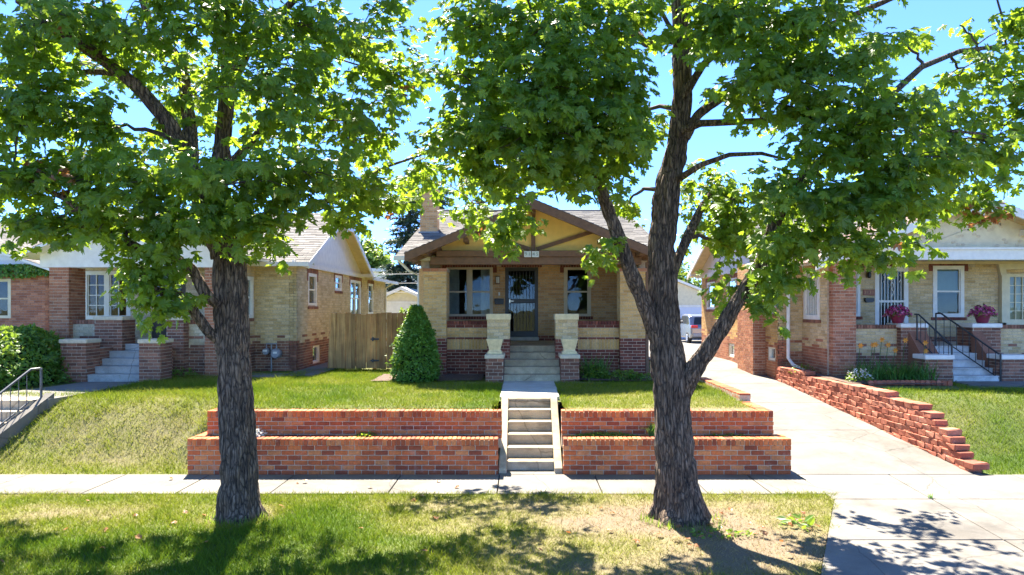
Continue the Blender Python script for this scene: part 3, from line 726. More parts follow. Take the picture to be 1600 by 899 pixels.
# ---------------------------------------------------------------- split-face block wall beside the driveway
t = thing('block_retaining_wall', (7.2, 11, 0), 'stepped red concrete block wall along the driveway, rising away from sidewalk', 'retaining wall')
bh, bl = 0.106, 0.215
topz = lambda y: float(np.interp(y, [10.9, 11.2, 11.9, 12.2, 13.0, 14.6, 18], [0.14, 0.32, 0.79, 0.90, 0.96, 1.06, 1.10]))
xe = lambda y: redge(y)-0.17
for k in range(12):
    zc = -0.03+(k+0.5)*bh; y = 10.92-(k % 2)*bl/2
    while y < 17.75:
        yc = y+bl/2; y += bl
        if yc < 10.85: continue
        if zc+bh/2 > topz(yc)+0.055 or zc+bh/2 < float(drive_z(yc))+0.005: continue
        last = zc+bh*1.5 > topz(yc)+0.055
        put('cap_block' if last else 'block', bevel_brick(bl-0.003, 0.24 if not last else 0.27, bh-0.002, M['block'], 'blk%d' % random.randint(0, 9), 0.012),
            (xe(yc)+0.13+k*0.010+random.uniform(-0.004, 0.004), yc, zc), t, math.pi/2+0.0866, 0.006)
# ---------------------------------------------------------------- centre bungalow
def text_mesh(parent, name, txt, fr_loc, size, mat, rot=(R(90), 0, 0), depth=0.003):
    c = bpy.data.curves.new(name, 'FONT'); c.body = txt; c.size = size; c.extrude = depth; c.align_x = 'CENTER'; c.align_y = 'CENTER'
    c.materials.append(mat); o = bpy.data.objects.new(name, c); o.location = fr_loc; o.rotation_euler = rot
    COL.objects.link(o); bpy.context.view_layer.update(); me = bpy.data.meshes.new_from_object(o); bpy.data.objects.remove(o)
    if not me.materials: me.materials.append(mat)
    o = bpy.data.objects.new(name, me); link(o, parent); o.location = fr_loc; o.rotation_euler = rot; return o
def steps(parent, x0, x1, y0, z0, rise, run, n, mat, back):
    for k in range(n):
        mb = MB().box(x0, x1, y0+k*run, back, z0+k*rise-(0.1 if k == 0 else 0), z0+(k+1)*rise-0.03)
        mb.box(x0, x1, y0+k*run-0.015, back if k == n-1 else y0+(k+1)*run+0.01, z0+(k+1)*rise-0.03, z0+(k+1)*rise)
        mb.build('step', M[mat], parent, bevel=0.008)
def brick_pier(parent, x0, x1, y0, y1, z0, z1, mats, zone=None, mortar='mortar', name='pier', cap=None, seed=0):
    p = MB().box(x0, x1, y0, y1, z0, z1).build(name, M[mortar], parent)
    for fr, a, b in ((FRONT(y0), x0, x1), (WEST(x0), y0, y1), (EAST(x1), y0, y1)):
        brick_wall(p, fr, a, b, z0, z1, (), zone, mats, backing=False, seed=seed)
    if cap:
        mt, ov, h = cap
        MB().box(x0-ov, x1+ov, y0-ov, y1+ov, z1, z1+h).build('cap', M[mt], p, bevel=0.015)
    return p

H1 = thing('brick_bungalow', (0.28, 16.4, 1.0), 'tan and dark red brick bungalow with brown timber gable and ochre stucco, behind the stairs', 'house')
PF = 1.745                                                    # porch floor
two = lambda zc: (lambda u, z: 0 if z > zc else 1)
# corner piers and porch walls
for a, b, sd_ in ((-2.35, -1.81, 1), (2.37, 2.97, 2)):
    brick_pier(H1, a, b, 16.4, 16.95, 0.9, 3.52, ['tan', 'dark'], two(1.90), seed=sd_)
    p = MB().box(a-0.03, b+0.03, 16.37, 16.98, 3.52, 3.60).build('pier_head', M['mortar'], H1); soldiers(p, FRONT(16.37), a-0.03, b+0.03, 3.525, 3.60, 'red_b', w=0.2)
def porch_zone(u, z): return 1 if z < 1.645 or 1.895 < z < 1.945 else (None if z < 1.92 else (1 if z > 2.155 else 0))
for a, b in ((-1.81, -0.83), (1.34, 2.37)):
    p = brick_wall(H1, FRONT(16.55), a, b, 0.9, 2.24, (), porch_zone, ['tan', 'dark'], name='porch_wall', seed=4)
    soldiers(p, FRONT(16.55), a, b, 1.65, 1.89, 'tan')
    soldiers(p, FRONT(16.55), a, b, 2.24, 2.33, 'dark', 'rowlock', d0=-0.22, d1=0.03)
# middle piers with sand caps
for a, b in ((-0.80, -0.28), (0.80, 1.31)):
    p = brick_pier(H1, a, b, 15.95, 16.5, 0.95, 2.37, ['buff', 'dark'], two(1.90), cap=('sand', 0.025, 0.14), seed=9)
# pedestals with cap slabs
for a, b in ((-0.80, -0.41), (0.88, 1.28)):
    p = brick_pier(H1, a, b, 15.2, 15.93, 0.9, 1.52, ['brown_b'], None, name='pedestal', cap=('capstone', 0.025, 0.085), seed=12)
steps(H1, -0.40, 0.87, 15.28, 1.0, 0.149, 0.27, 5, 'step', 16.7)
MB().box(-2.0, 2.6, 16.56, 19.0, 1.6, PF-0.002).build('porch_floor', M['step'], H1)
# back wall of the porch
bw = FRONT(19.0)
holesB = [(-2.10, -0.80, 2.42, 3.78), (-0.46, 0.46, PF, 3.78), (1.18, 1.93, 2.42, 3.78)]
def bz(u, z):
    if 3.78 <= z < 3.93 and (-2.2 < u < -0.72 or -0.58 < u < 0.58 or 1.07 < u < 2.03): return None
    if z < 1.9: return 1
    return 0
wallB = brick_wall(H1, bw, -2.46, 3.0, 1.0, 4.1, holesB, bz, ['orange', 'dark'], name='porch_back_wall', seed=21)
window(H1, bw, -2.10, -0.80, 2.42, 3.78, 'frame_tan', (2, 2), 0.06, 0.03, lintel=('dark', 0.15, 0.14), sill='dark', mull=0.10, curtain=True, label='taupe twin window with grey curtains')
window(H1, bw, 1.18, 1.93, 2.42, 3.78, 'frame_tan', (1, 2), 0.07, 0.03, lintel=('dark', 0.15, 0.14), sill='dark', label='taupe single window')
soldiers(H1, bw, -0.57, 0.57, 3.785, 3.925, 'dark', 'door_lintel', d0=-0.01, d1=0.014)
# security door
mb = MB(); fr = bw
for a, b, z0, z1 in ((-0.46, -0.36, PF+0.1, 3.78), (0.36, 0.46, PF+0.1, 3.78), (-0.36, 0.36, 3.68, 3.78), (-0.36, 0.36, PF+0.10, PF+0.26), (-0.36, 0.36, 2.78, 2.90)):
    mb.fbox(fr, a, b, -0.07, -0.01, z0, z1)
door = mb.build('door', M['black'], H1, bevel=0.006); door['label'] = 'black iron security door'
mb = MB()
for k in range(8):
    c = -0.36+0.72*(k+0.5)/8; mb.fbox(fr, c-0.007, c+0.007, -0.045, -0.031, PF+0.26, 3.68)
for zc in (3.3, 3.1, 2.5, 2.3):
    for c in (-0.18, 0.0, 0.18):
        pts = [fr(c+0.07*math.sin(a)*math.cos(a/2), -0.025, zc+0.1*math.cos(a)) for a in [i*2*math.pi/14 for i in range(15)]]
        mb.tube(pts, 0.007, 5)
mb.build('grille', M['black'], door)
MB().fbox(fr, -0.36, 0.36, -0.075, -0.071, PF+0.26, 3.68).build('pane', M['door_glass'], door)
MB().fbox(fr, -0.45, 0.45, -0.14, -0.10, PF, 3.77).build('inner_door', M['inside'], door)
MB().fbox(fr, -0.345, -0.315, -0.01, 0.03, 2.79, 2.89).fbox(fr, -0.34, -0.22, 0.02, 0.035, 2.83, 2.85).build('handle', M['brass'], door)
MB().fbox(fr, -0.48, 0.48, -0.1, 0.10, PF-0.001, PF+0.099).build('door_sill', M['grey_step'], H1, bevel=0.01)
# wall lamp, bell, letter box
mb = MB().fbox(fr, -0.71, -0.61, 0.0, 0.02, 3.32, 3.53).fbox(fr, -0.72, -0.60, 0.0, 0.11, 3.51, 3.535).fbox(fr, -0.72, -0.60, 0.0, 0.11, 3.315, 3.335)
for q in (-0.715, -0.612): mb.fbox(fr, q, q+0.008, 0.09, 0.105, 3.33, 3.52)
mb.fbox(fr, -0.664, -0.656, 0.09, 0.105, 3.33, 3.52)
wlp = mb.build('wall_lamp', M['brown'], H1); MB().fbox(fr, -0.70, -0.62, 0.02, 0.088, 3.34, 3.51).build('lamp_shade', M['lamp_glass'], wlp)
mb = MB().fprism(fr, [(-0.74,2.75),(-0.50,2.75),(-0.49,2.89),(-0.75,2.89)], 0, 0.1).fbox(fr, -0.755, -0.485, 0, 0.115, 2.89, 2.91); mb.build('letter_box', M['black'], H1, bevel=0.005)
MB().fbox(fr, -0.645, -0.60, 0, 0.02, 3.0, 3.09).build('door_bell', M['white'], H1)
# side walls and rear
swm = lambda u, z: 0 if z > 1.9 else 1
brick_wall(H1, WEST(-2.46), 16.75, 31.0, 0.9, 3.85, (), swm, ['orange', 'dark'], name='side_wall', seed=31)
brick_wall(H1, EAST(3.08), 16.75, 31.0, 0.6, 3.85, [(19.5,20.4,2.4,3.5)], swm, ['orange', 'dark'], name='side_wall', seed=32)
window(H1, EAST(3.08), 19.5, 20.4, 2.4, 3.5, 'white', (1,2), 0.07, 0.03)
MB().box(-2.46, 3.08, 30.9, 31.1, 0.9, 3.9).build('rear_wall', M['mortar'], H1)
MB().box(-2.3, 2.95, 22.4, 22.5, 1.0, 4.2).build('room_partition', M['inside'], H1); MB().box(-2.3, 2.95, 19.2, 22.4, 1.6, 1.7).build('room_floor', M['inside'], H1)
MB().box(-2.3, 2.95, 16.9, 30.8, 3.97, 4.03).build('porch_ceiling', M['white'], H1)
MB().box(-2.46, -2.35, 16.4, 16.75, 0.9, 3.6).build('pier_return', M['orange'], H1)
mb = MB().box(2.985, 3.06, 16.42, 16.49, 1.0, 3.75); mb.beam((3.02,16.45,1.05),(3.02,16.2,0.99),0.075,0.07); mb.build('downspout', M['brown'], H1, bevel=0.01)
# beam, gable
MB().box(-2.17, 2.85, 16.22, 16.46, 3.68, 3.86).build('porch_beam', M['brown'], H1, bevel=0.008)
MB().box(-2.02, 2.70, 16.17, 16.44, 3.865, 4.01).build('porch_beam', M['brown'], H1, bevel=0.008)
for x in (-2.24, 2.80): MB().box(x-0.09, x+0.09, 15.75, 16.4, 3.87, 4.03).build('outrigger', M['brown'], H1, bevel=0.02)
AP, SL, GX = 5.13, 0.415, 0.28                                 # gable apex, slope and axis
gz = lambda x: AP-SL*abs(x-GX)
MB().fprism(FRONT(16.40), [(-2.3,4.0),(2.86,4.0),(2.86,gz(2.86)-0.05),(GX,AP-0.06),(-2.3,gz(-2.3)-0.05)], -0.1, 0.0).build('gable_panel', M['stucco'], H1)
mb = MB().fbox(FRONT(16.40), GX-0.05, GX+0.05, 0.001, 0.05, 4.012, AP-0.15); mb.build('gable_timber', M['brown'], H1)
MB().beam((GX+0.08, 16.375, 4.06), (GX+1.55, 16.375, 4.52), 0.05, 0.09).build('gable_timber', M['brown'], H1)
MB().beam((GX-0.08, 16.375, 4.06), (GX-1.55, 16.375, 4.52), 0.05, 0.09).build('gable_timber', M['brown'], H1)
for x in (-1.30, GX, 1.86): MB().box(x-0.045, x+0.045, 15.72, 16.4, gz(x)-0.30, gz(x)-0.20).build('bracket', M['brown'], H1)
c_ = 1/math.sqrt(1+SL*SL)
for s in (-1, 1):
    xe_ = GX+s*2.95; ze = gz(xe_)
    mb = MB().fprism(FRONT(15.6), [(GX, AP-0.02), (xe_, ze-0.02), (xe_, ze-0.20), (GX, AP-0.22)] if s > 0 else [(GX, AP-0.22), (xe_, ze-0.20), (xe_, ze-0.02), (GX, AP-0.02)], 0.0, 0.05)
    mb.build('bargeboard', M['brown'], H1)
    Ls = 2.98/c_
    shingle_slope(H1, (xe_, 15.575, ze), (0, 1, 0), (-s*c_, 0, SL*c_), 2.95/c_, lambda v: (0.0, 6.0), name='porch_roof', deck='brown', thick=0.09)
    for k in range(11): y = 15.9+k*0.5; MB().beam((xe_-s*0.02, y, ze-0.14), (xe_-s*0.75, y, ze-0.14+0.75*SL), 0.045, 0.11).build('rafter_tail', M['brown'], H1)
# main roof, ridge parallel with the street
sl = 0.292; cm = 1/math.sqrt(1+sl*sl)
for s, y0 in ((1, 16.62), (-1, 31.4)):
    shingle_slope(H1, (-3.08, y0, 3.90), (1, 0, 0), (0, s*cm, sl*cm), 7.39/cm, lambda v: (0.0, 6.74), name='main_roof', deck='white', thick=0.1)
MB().tube([(-3.08, 24.01, 6.07), (3.66, 24.01, 6.07)], 0.05, 8).build('ridge_cap', M['shingle'], H1)
for x in (-2.5, 3.1):
    MB().fprism(EAST(x), [(16.75,3.85),(31.0,3.85),(24.0,5.97)], -0.05, 0.05).build('side_gable', M['orange'], H1)
MB().box(-3.10, -2.1, 16.5, 16.62, 3.80, 3.91).build('gutter', M['white'], H1); MB().box(2.9, 3.68, 16.5, 16.62, 3.80, 3.91).build('gutter', M['brown'], H1)
mb = MB().tube([(-3.0,16.56,3.82),(-2.75,16.7,3.55),(-2.53,16.8,3.45),(-2.53,16.8,1.05)], 0.035, 8); mb.build('downspout', M['white'], H1)
# chimney
ch = brick_pier(H1, -2.93, -2.45, 19.75, 20.3, 4.4, 6.05, ['orange'], None, name='chimney', mortar='mortar', cap=('capstone', 0.05, 0.08), seed=40)
MB().box(-2.98, -2.40, 19.70, 20.35, 4.6, 4.86).build('flashing', M['grey_metal'], ch)
# number tiles on the beam
nt = MB().box(0.06, 0.225, 16.145, 16.168, 3.85, 3.99).box(0.245, 0.41, 16.145, 16.168, 3.85, 3.99).build('number_tile', M['tile'], H1)
for i, c in enumerate('9145'): text_mesh(nt, 'numeral', c, (0.103+i*0.082+(0.02 if i > 1 else 0), 16.143, 3.92), 0.11, M['numeral'])

# ---------------------------------------------------------------- planters on the pedestals
for x, lb in ((-0.605, 'sand coloured flared square planter on the pedestal beside the conical shrub'), (1.08, 'sand coloured flared square planter on the pedestal beside the leafy flower bed')):
    t = thing('stone_planter', (x, 15.56, 1.605), lb, 'planter')
    def ring(h, z, o=0): return [(x-h, 15.5-h+o, z), (x+h, 15.5-h+o, z), (x+h, 15.5+h+o, z), (x-h, 15.5+h+o, z)]
    mb = MB(); z0 = 1.605
    prof = [(0.165, 0), (0.165, 0.055), (0.14, 0.065), (0.125, 0.10), (0.185, 0.33), (0.185, 0.345), (0.155, 0.345), (0.15, 0.28)]
    vv = []
    for h, z in prof: vv += ring(h, z0+z)
    ff = [(3,2,1,0)]
    for i in range(len(prof)-1):
        for k in range(4): q = i*4; ff.append((q+k, q+(k+1) % 4, q+4+(k+1) % 4, q+4+k))
    mb.add(vv, ff); mb.build('pot', M['sand'], t, bevel=0.006)
    MB().add(ring(0.152, z0+0.29), [(0,1,2,3)]).build('potting_soil', M['soil'], t)

# ---------------------------------------------------------------- neighbours
def dash_zone(zlow, ztoothed, seed=0):
    """pale brick above, dark brick below, dark headers dotted along the joint"""
    def f(u, z):
        r = int((z-zlow)/0.0733)
        if z < zlow: return 1
        if r == 0 and (int(u/0.42) % 2 == 0): return 1
        if r == 2 and (int((u+0.2)/0.42) % 2 == 0): return 1
        return 0
    return f

def jerkin_gable(parent, X, s, y0, y1, ze, zclip, slope, length, mats=('white', 'pink'), fasc='white', name='side_gable', panel_z=3.9):
    """clipped gable facing the centre lot: two roof slopes, hip clip, rakes and panel. s: +1 faces +X"""
    ym = (y0+y1)/2; za = ze+slope*(ym-y0); c = 1/math.sqrt(1+slope*slope); half = ym-y0
    Xo = X+s*0.42
    run_clip = (za-zclip)/slope                             # how far each slope is cut near the apex
    Lv = half/c; vclip = (zclip-ze)/slope/c; depth = run_clip*1.15
    for t_, yy in ((1, y0), (-1, y1)):
        shingle_slope(parent, (Xo, yy, ze), (-s, 0, 0), (0, t_*c, slope*c), Lv,
                      lambda v: (max(0.0, (v-vclip)/(Lv-vclip))*depth, length), name='roof_slope', deck='soffit', thick=0.08, slab_poly=[0.0, vclip, Lv])
    # clip
    vc = [(Xo, ym-run_clip, zclip), (Xo, ym+run_clip, zclip), (Xo-s*depth, ym, za)]
    MB().add(vc+[(x-s*0.02, y, z-0.1) for x, y, z in vc], [(0,1,2),(3,5,4),(0,3,4,1),(1,4,5,2),(2,5,3,0)]).build('roof_clip', M['shingle'], parent)
    th = 0.17
    mb = MB(); fr = EAST(Xo) if s > 0 else WEST(Xo)
    for t_, yy in ((1, y0), (-1, y1)):
        mb.fprism(fr, [(yy, ze-th), (ym-t_*run_clip, zclip-th), (ym-t_*run_clip, zclip), (yy, ze)] if t_*s > 0 else [(yy, ze), (ym-t_*run_clip, zclip), (ym-t_*run_clip, zclip-th), (yy, ze-th)], -0.03, 0.012)
    mb.fprism(fr, [(ym-run_clip, zclip-th), (ym+run_clip, zclip-th), (ym+run_clip, zclip-0.003), (ym-run_clip, zclip-0.003)], -0.032, 0.009)
    mb.build('bargeboard', M[fasc], parent)
    fw = EAST(X) if s > 0 else WEST(X)
    ins = 0.25
    MB().fprism(fw, [(y0+ins, panel_z), (y1-ins, panel_z), (ym+run_clip*0.6, zclip+0.05), (ym-run_clip*0.6, zclip+0.05)], -0.08, 0.03).build('gable_panel', M[mats[0]], parent)
    MB().fbox(fw, y0-0.05, y1+0.05, 0.0, 0.07, panel_z-0.15, panel_z).build('gable_band', M[fasc], parent)
    mb = MB()
    for yb in (y0+0.5, y1-0.5, ym): 
        zz = ze+slope*min(yb-y0, y1-yb)-0.22
        zz = min(zz, zclip-0.2); mb.beam((X, yb, zz), (X+s*0.42, yb, zz), 0.09, 0.1)
    mb.build('bracket', M[fasc], parent)

# ---- neighbour with grey painted steps (beyond the slimmer tree)
H2 = thing('brick_bungalow', (-8.6, 16.4, 1.0), 'pale brick bungalow with grey painted steps and white clipped gable, next to the fence', 'house')
XL = -5.89
dz = dash_zone(1.72, 0)
sideholes = [(18.84, 19.64, 2.70, 3.62), (21.55, 22.35, 3.2, 3.70), (23.45, 25.0, 2.35, 3.63), (26.2, 27.1, 2.4, 3.6), (19.25, 19.95, 1.08, 1.58)]
def l_side_zone(u, z):
    for h in sideholes[:4]:
        if h[0]-0.12 < u < h[1]+0.12 and h[3] < z < h[3]+0.16: return None
    return dz(u, z)
brick_wall(H2, EAST(XL), 17.86, 29.5, 0.85, 3.82, sideholes, l_side_zone, ['pink', 'brown_b'], name='side_wall', seed=51)
for i, h in enumerate(sideholes[:4]): window(H2, EAST(XL), *h, 'white', (2, 2) if i == 2 else (1, 2), 0.09, 0.03, lintel=('brown_b', 0.22, 0.13), sill='brown_b')
window(H2, EAST(XL), *sideholes[4], 'white', (1, 1), 0.06, 0.06, inner=[('screen', 'screen', 0, 1)])
brick_wall(H2, FRONT(17.86), -7.35, XL, 0.85, 3.82, (), lambda u, z: dz(u, z), ['buff', 'brown_b'], name='front_wall', seed=52)
brick_wall(H2, EAST(-6.98), 16.4, 17.86, 0.85, 3.75, [(16.85, 17.70, 2.39, 3.45)], lambda u, z: dz(u, z), ['buff', 'brown_b'], name='porch_side_wall', seed=53)
window(H2, EAST(-6.98), 16.85, 17.70, 2.39, 3.45, 'white', (1, 2), 0.09, 0.0, sill='brown_b')
MB().box(-12.2, XL, 29.3, 29.5, 0.9, 3.8).build('rear_wall', M['mortar'], H2)
brick_wall(H2, WEST(-12.2), 18, 29.5, 0.85, 3.8, (), None, ['pink'], name='side_wall', seed=57)
MB().box(-12.0, -6.1, 21.9, 22.0, 1.0, 4.0).build('room_partition', M['inside'], H2)
for a, b in ((-11.27, -10.81), (-7.56, -6.99)): brick_pier(H2, a, b, 16.3, 16.92, 0.9, 3.62, ['red_b'], None, mortar='mortar', seed=54)
for a, b in ((-10.81, -10.12), (-8.02, -7.56)):
    p = brick_wall(H2, FRONT(16.45), a, b, 0.9, 2.26, (), lambda u, z: dz(u, z), ['pink', 'brown_b'], name='porch_wall', seed=55)
    soldiers(p, FRONT(16.45), a, b, 2.26, 2.36, 'brown_b', 'rowlock', d0=-0.22, d1=0.03)
brick_pier(H2, -10.13, -9.48, 16.2, 16.75, 0.9, 2.36, ['brown_b'], None, cap=('capstone', 0.03, 0.09), seed=56)
brick_pier(H2, -8.42, -8.02, 16.2, 16.75, 0.9, 2.36, ['brown_b'], None, cap=('capstone', 0.03, 0.09), seed=58)
for a, b in ((-10.26, -9.70), (-8.51, -8.04)):
    brick_pier(H2, a, b, 15.2, 15.7, 0.85, 1.86, ['brown_b'], None, name='pedestal', cap=('capstone', 0.03, 0.09), seed=59)
for a, b in ((-9.92, -9.70), (-8.51, -8.27)): brick_pier(H2, a, b, 15.7, 16.2, 0.85, 1.72, ['brown_b'], None, name='stair_wall', seed=60)
steps(H2, -9.70, -8.51, 15.25, 1.0, 0.158, 0.27, 5, 'grey_step', 16.7)
MB().box(-11.1, -7.0, 16.46, 18.0, 1.6, 1.79).build('porch_floor', M['grey_step'], H2)
hp = [(-11.55, -10.30, 2.35, 3.62), (-9.75, -8.85, 1.79, 3.75)]
brick_wall(H2, FRONT(18.0), -12.2, -6.98, 1.0, 4.0, hp, None, ['pink'], name='porch_back_wall', seed=61)
window(H2, FRONT(18.0), *hp[0], 'white', (2, 1), 0.10, 0.02, lite=(2, 4), mull=0.12, label='white multi-light twin window')
d_ = MB().fbox(FRONT(18.0), -9.75, -8.85, -0.08, -0.02, 1.79, 3.75).build('door', M['inside'], H2)
MB().fbox(FRONT(18.0), -9.62, -8.98, -0.02, -0.005, 2.6, 3.6).build('pane', M['glass'], d_)
MB().fprism(FRONT(16.35), [(-11.5,3.62),(-6.75,3.62),(-6.75,3.95),(-9.1,4.9),(-11.5,3.95)], -0.1, 0.05).build('porch_gable', M['white'], H2)
for s in (-1, 1):
    shingle_slope(H2, (-9.12+s*2.65, 15.85, 3.88), (0, 1, 0), (-s*0.925, 0, 0.38), 2.65/0.925, lambda v: (0.0, 5.0), name='porch_roof', deck='white')
jerkin_gable(H2, XL, 1, 17.55, 25.35, 3.83, 5.28, 0.46, 6.3)
# lower rear roof
mbs = 0.18
shingle_slope(H2, (-5.45, 25.2, 3.78), (0, 1, 0), (-0.98, 0, 0.2), 3.0, lambda v: (0.0, 4.9), name='rear_roof', deck='white')
MB().box(-5.50, -5.43, 25.2, 30.1, 3.68, 3.80).build('gutter', M['white'], H2)
MB().box(-7.3, -5.45, 17.44, 17.55, 3.72, 3.83).build('gutter', M['white'], H2)
MB().tube([(-5.52, 29.4, 3.7), (-5.83, 29.3, 3.5), (-5.83, 29.3, 1.2)], 0.035, 8).build('downspout', M['white'], H2)
# gas meters by the wall
t = thing('gas_meter', (-6.4, 17.7, 1.3), 'twin grey gas meters on pipes against the dark brick of the neighbouring house', 'gas meter')
for x, r, z in ((-6.62, 0.085, 1.52), (-6.36, 0.13, 1.47)):
    mb = MB(); mb.tube([(x, 17.82, z), (x, 17.78, z), (x, 17.64, z), (x, 17.61, z)], [r*0.7, r, r, r*0.8], 18); mb.build('meter_body', M['grey_metal'], t, smooth=False)
    MB().fbox(FRONT(17.61), x-0.05, x+0.05, 0, 0.012, z, z+0.05).build('dial', M['white'], t)
MB().tube([(-6.62,17.72,1.58),(-6.62,17.72,1.72),(-6.36,17.72,1.72),(-6.36,17.72,1.6)], 0.02, 8).tube([(-6.5,17.74,1.0),(-6.5,17.74,1.72)], 0.02, 8).build('pipe', M['grey_metal'], t)

# ---- neighbour beyond the driveway
H3 = thing('brick_bungalow', (10.2, 16.3, 1.0), 'yellow brick bungalow with cream porch gable and white painted steps beyond the driveway', 'house')
XR = 6.7
dz3 = dash_zone(1.66, 0)
sh3 = [(23.65, 24.7, 2.6, 3.57), (21.25, 22.3, 2.5, 3.6), (21.5, 22.1, 1.1, 1.5), (20.25, 20.55, 1.1, 1.5), (18.0, 18.55, 1.25, 1.62), (18.0, 18.5, 2.5, 3.62)]
def r_side_zone(u, z):
    for h in sh3[:2]+sh3[5:]:
        if h[0]-0.12 < u < h[1]+0.12 and h[3] < z < h[3]+0.16: return None
    return dz3(u, z)
brick_wall(H3, WEST(XR), 17.86, 25.4, 0.5, 3.85, sh3, r_side_zone, ['tan', 'red_b'], name='side_wall', seed=71)
for h in sh3[:2]+sh3[5:]: window(H3, WEST(XR), *h, 'white', (1, 2), 0.09, 0.03, inner=[('blind', 'shade', 0.02, 0.98)] , lintel=('brown_b', 0.2, 0.13), sill='brown_b')
for h in sh3[2:5]: window(H3, WEST(XR), *h, 'white', (1, 1), 0.06, 0.05, inner=[('screen', 'screen', 0, 1)])
brick_pier(H3, 6.36, 6.72, 18.75, 20.1, 0.4, 3.9, ['red_b', 'orange'], lambda u, z: 0 if z < 2.6 else 1, name='chimney_breast', seed=72)
def fz3(u, z): return 1 if z < 1.66 or (z < 1.85 and u < 7.05 and False) else 0
fwall = FRONT(17.86)
brick_wall(H3, fwall, XR, 7.34, 0.5, 3.85, (), lambda u, z: 1 if (z < 1.80 and not (7.02 < u and 1.5 < z < 1.74)) else 0, ['buff', 'red_b'], name='front_wall', seed=73)
ssh = [(16.78, 17.70, 2.36, 3.62)]
brick_wall(H3, WEST(7.34), 16.4, 17.86, 0.8, 3.85, ssh, dz3, ['buff', 'red_b'], name='sun_room_wall', seed=74)
window(H3, WEST(7.34), *ssh[0], 'white', (1, 1), 0.11, 0.0, bars=7, sill='brown_b', label='white window with iron bars')
brick_pier(H3, 7.39, 7.93, 16.2, 16.8, 0.85, 3.80, ['red_b'], None, seed=75)
MB().tube([(6.76,17.74,3.78),(6.9,17.74,3.68),(6.93,17.75,3.5),(6.93,17.75,1.35),(7.0,17.6,1.18),(7.16,17.3,1.06)], 0.045, 8).build('downspout', M['white'], H3)
for a, b in ((7.93, 9.04), (11.40, 13.4)):
    p = brick_wall(H3, FRONT(16.45), a, b, 0.85, 2.15, (), lambda u, z: 1 if z < 1.52 or (1.75 < z < 1.82 and int(u/0.3) % 2) or (1.52 < z < 1.59 and int(u/0.3) % 2 == 0) else 0, ['buff', 'brown_b'], name='porch_wall', seed=76)
    soldiers(p, FRONT(16.45), a, b, 2.15, 2.24, 'brown_b', 'rowlock', d0=-0.22, d1=0.03)
for a, b in ((9.04, 9.64), (10.74, 11.40)): brick_pier(H3, a, b, 16.25, 16.85, 0.85, 2.18, ['brown_b'], None, cap=('white', 0.03, 0.10), seed=77)
for a, b in ((9.0, 9.60), (10.70, 11.35)): brick_pier(H3, a, b, 15.2, 15.65, 0.8, 1.50, ['brown_b'], None, name='pedestal', cap=('white', 0.03, 0.10), seed=78)
for a, b in ((9.2, 9.62), (10.70, 10.95)):
    MB().fprism(EAST(a), [(15.65, 0.85), (16.25, 0.85), (16.25, 2.1), (15.65, 1.5)], 0, b-a).build('stair_wall', M['brown_b'], H3)
    brick_wall(H3, FRONT(15.66), a, b, 0.85, 1.5, (), None, ['brown_b'], name='stair_wall', seed=79, thick=0.02)
steps(H3, 9.63, 10.69, 15.22, 0.98, 0.152, 0.27, 5, 'white_step', 16.7)
MB().box(7.9, 13.4, 16.46, 18.6, 1.5, 1.738).build('porch_floor', M['grey_step'], H3)
rb = FRONT(18.6)
hr = [(8.85, 9.22, 2.42, 3.76), (9.62, 10.53, 1.74, 3.78), (11.20, 12.05, 2.40, 3.80)]
def rbz(u, z):
    if 3.76 <= z < 3.95 and (9.4 < u < 10.75 or 11.0 < u < 12.3 or u < 9.35): return None
    return 1 if (2.36 < z < 2.40 and 11.1 < u < 12.1) or 1.74 < z < 1.9 else 0
brick_wall(H3, rb, 7.34, 12.98, 1.0, 4.2, hr, rbz, ['buff', 'brown_b'], name='porch_back_wall', seed=81)
window(H3, rb, *hr[0], 'white', (1, 2), 0.08, 0.02, inner=[('screen', 'screen', 0, 1)], lintel=('dark', 0.1, 0.14), sill='dark')
window(H3, rb, *hr[2], 'white', (1, 2), 0.10, 0.02, inner=[('blind', 'shade', 0.5, 1.0), ('screen', 'screen', 0, 0.5)], lintel=('dark', 0.15, 0.14), sill='dark', label='white window with a half drawn pale green blind')
soldiers(H3, rb, 9.5, 10.65, 3.785, 3.925, 'dark', 'door_lintel', d0=-0.01, d1=0.014)
mb = MB()
for a, b, z0, z1 in ((9.62, 9.74, 1.74, 3.78), (10.41, 10.53, 1.74, 3.78), (9.74, 10.41, 3.64, 3.78), (9.74, 10.41, 1.74, 1.95), (9.74, 10.41, 2.80, 2.86)): mb.fbox(rb, a, b, -0.06, 0.015, z0, z1)
dr3 = mb.build('door', M['white'], H3, bevel=0.006); dr3['label'] = 'white scrolled security door'
mb = MB()
for k in range(7): c = 9.76+0.63*(k+0.5)/7; mb.fbox(rb, c-0.008, c+0.008, -0.03, -0.014, 1.95, 3.64)
for zc in (3.45, 3.25, 3.05, 2.5, 2.3):
    for c in ((10.075,) if zc in (3.25, 3.05, 2.5, 2.3) else (9.86, 10.075, 10.29)):
        mb.tube([rb(c+0.075*math.sin(a)*math.cos(a/2), -0.012, zc+0.1*math.cos(a)) for a in [i*2*math.pi/14 for i in range(15)]], 0.011, 5)
mb.build('grille', M['white'], dr3)
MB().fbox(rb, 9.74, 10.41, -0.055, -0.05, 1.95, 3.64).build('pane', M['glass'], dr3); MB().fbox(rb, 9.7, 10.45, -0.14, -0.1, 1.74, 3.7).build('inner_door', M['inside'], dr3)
pl = MB().fbox(rb, 9.29, 9.61, 0.01, 0.03, 2.99, 3.15).build('number_plate', M['copper'], H3, bevel=0.01)
for i, c in enumerate('3131'): text_mesh(pl, 'numeral', c, (9.345+i*0.07, 18.567, 3.07), 0.12, M['numeral_gold'])
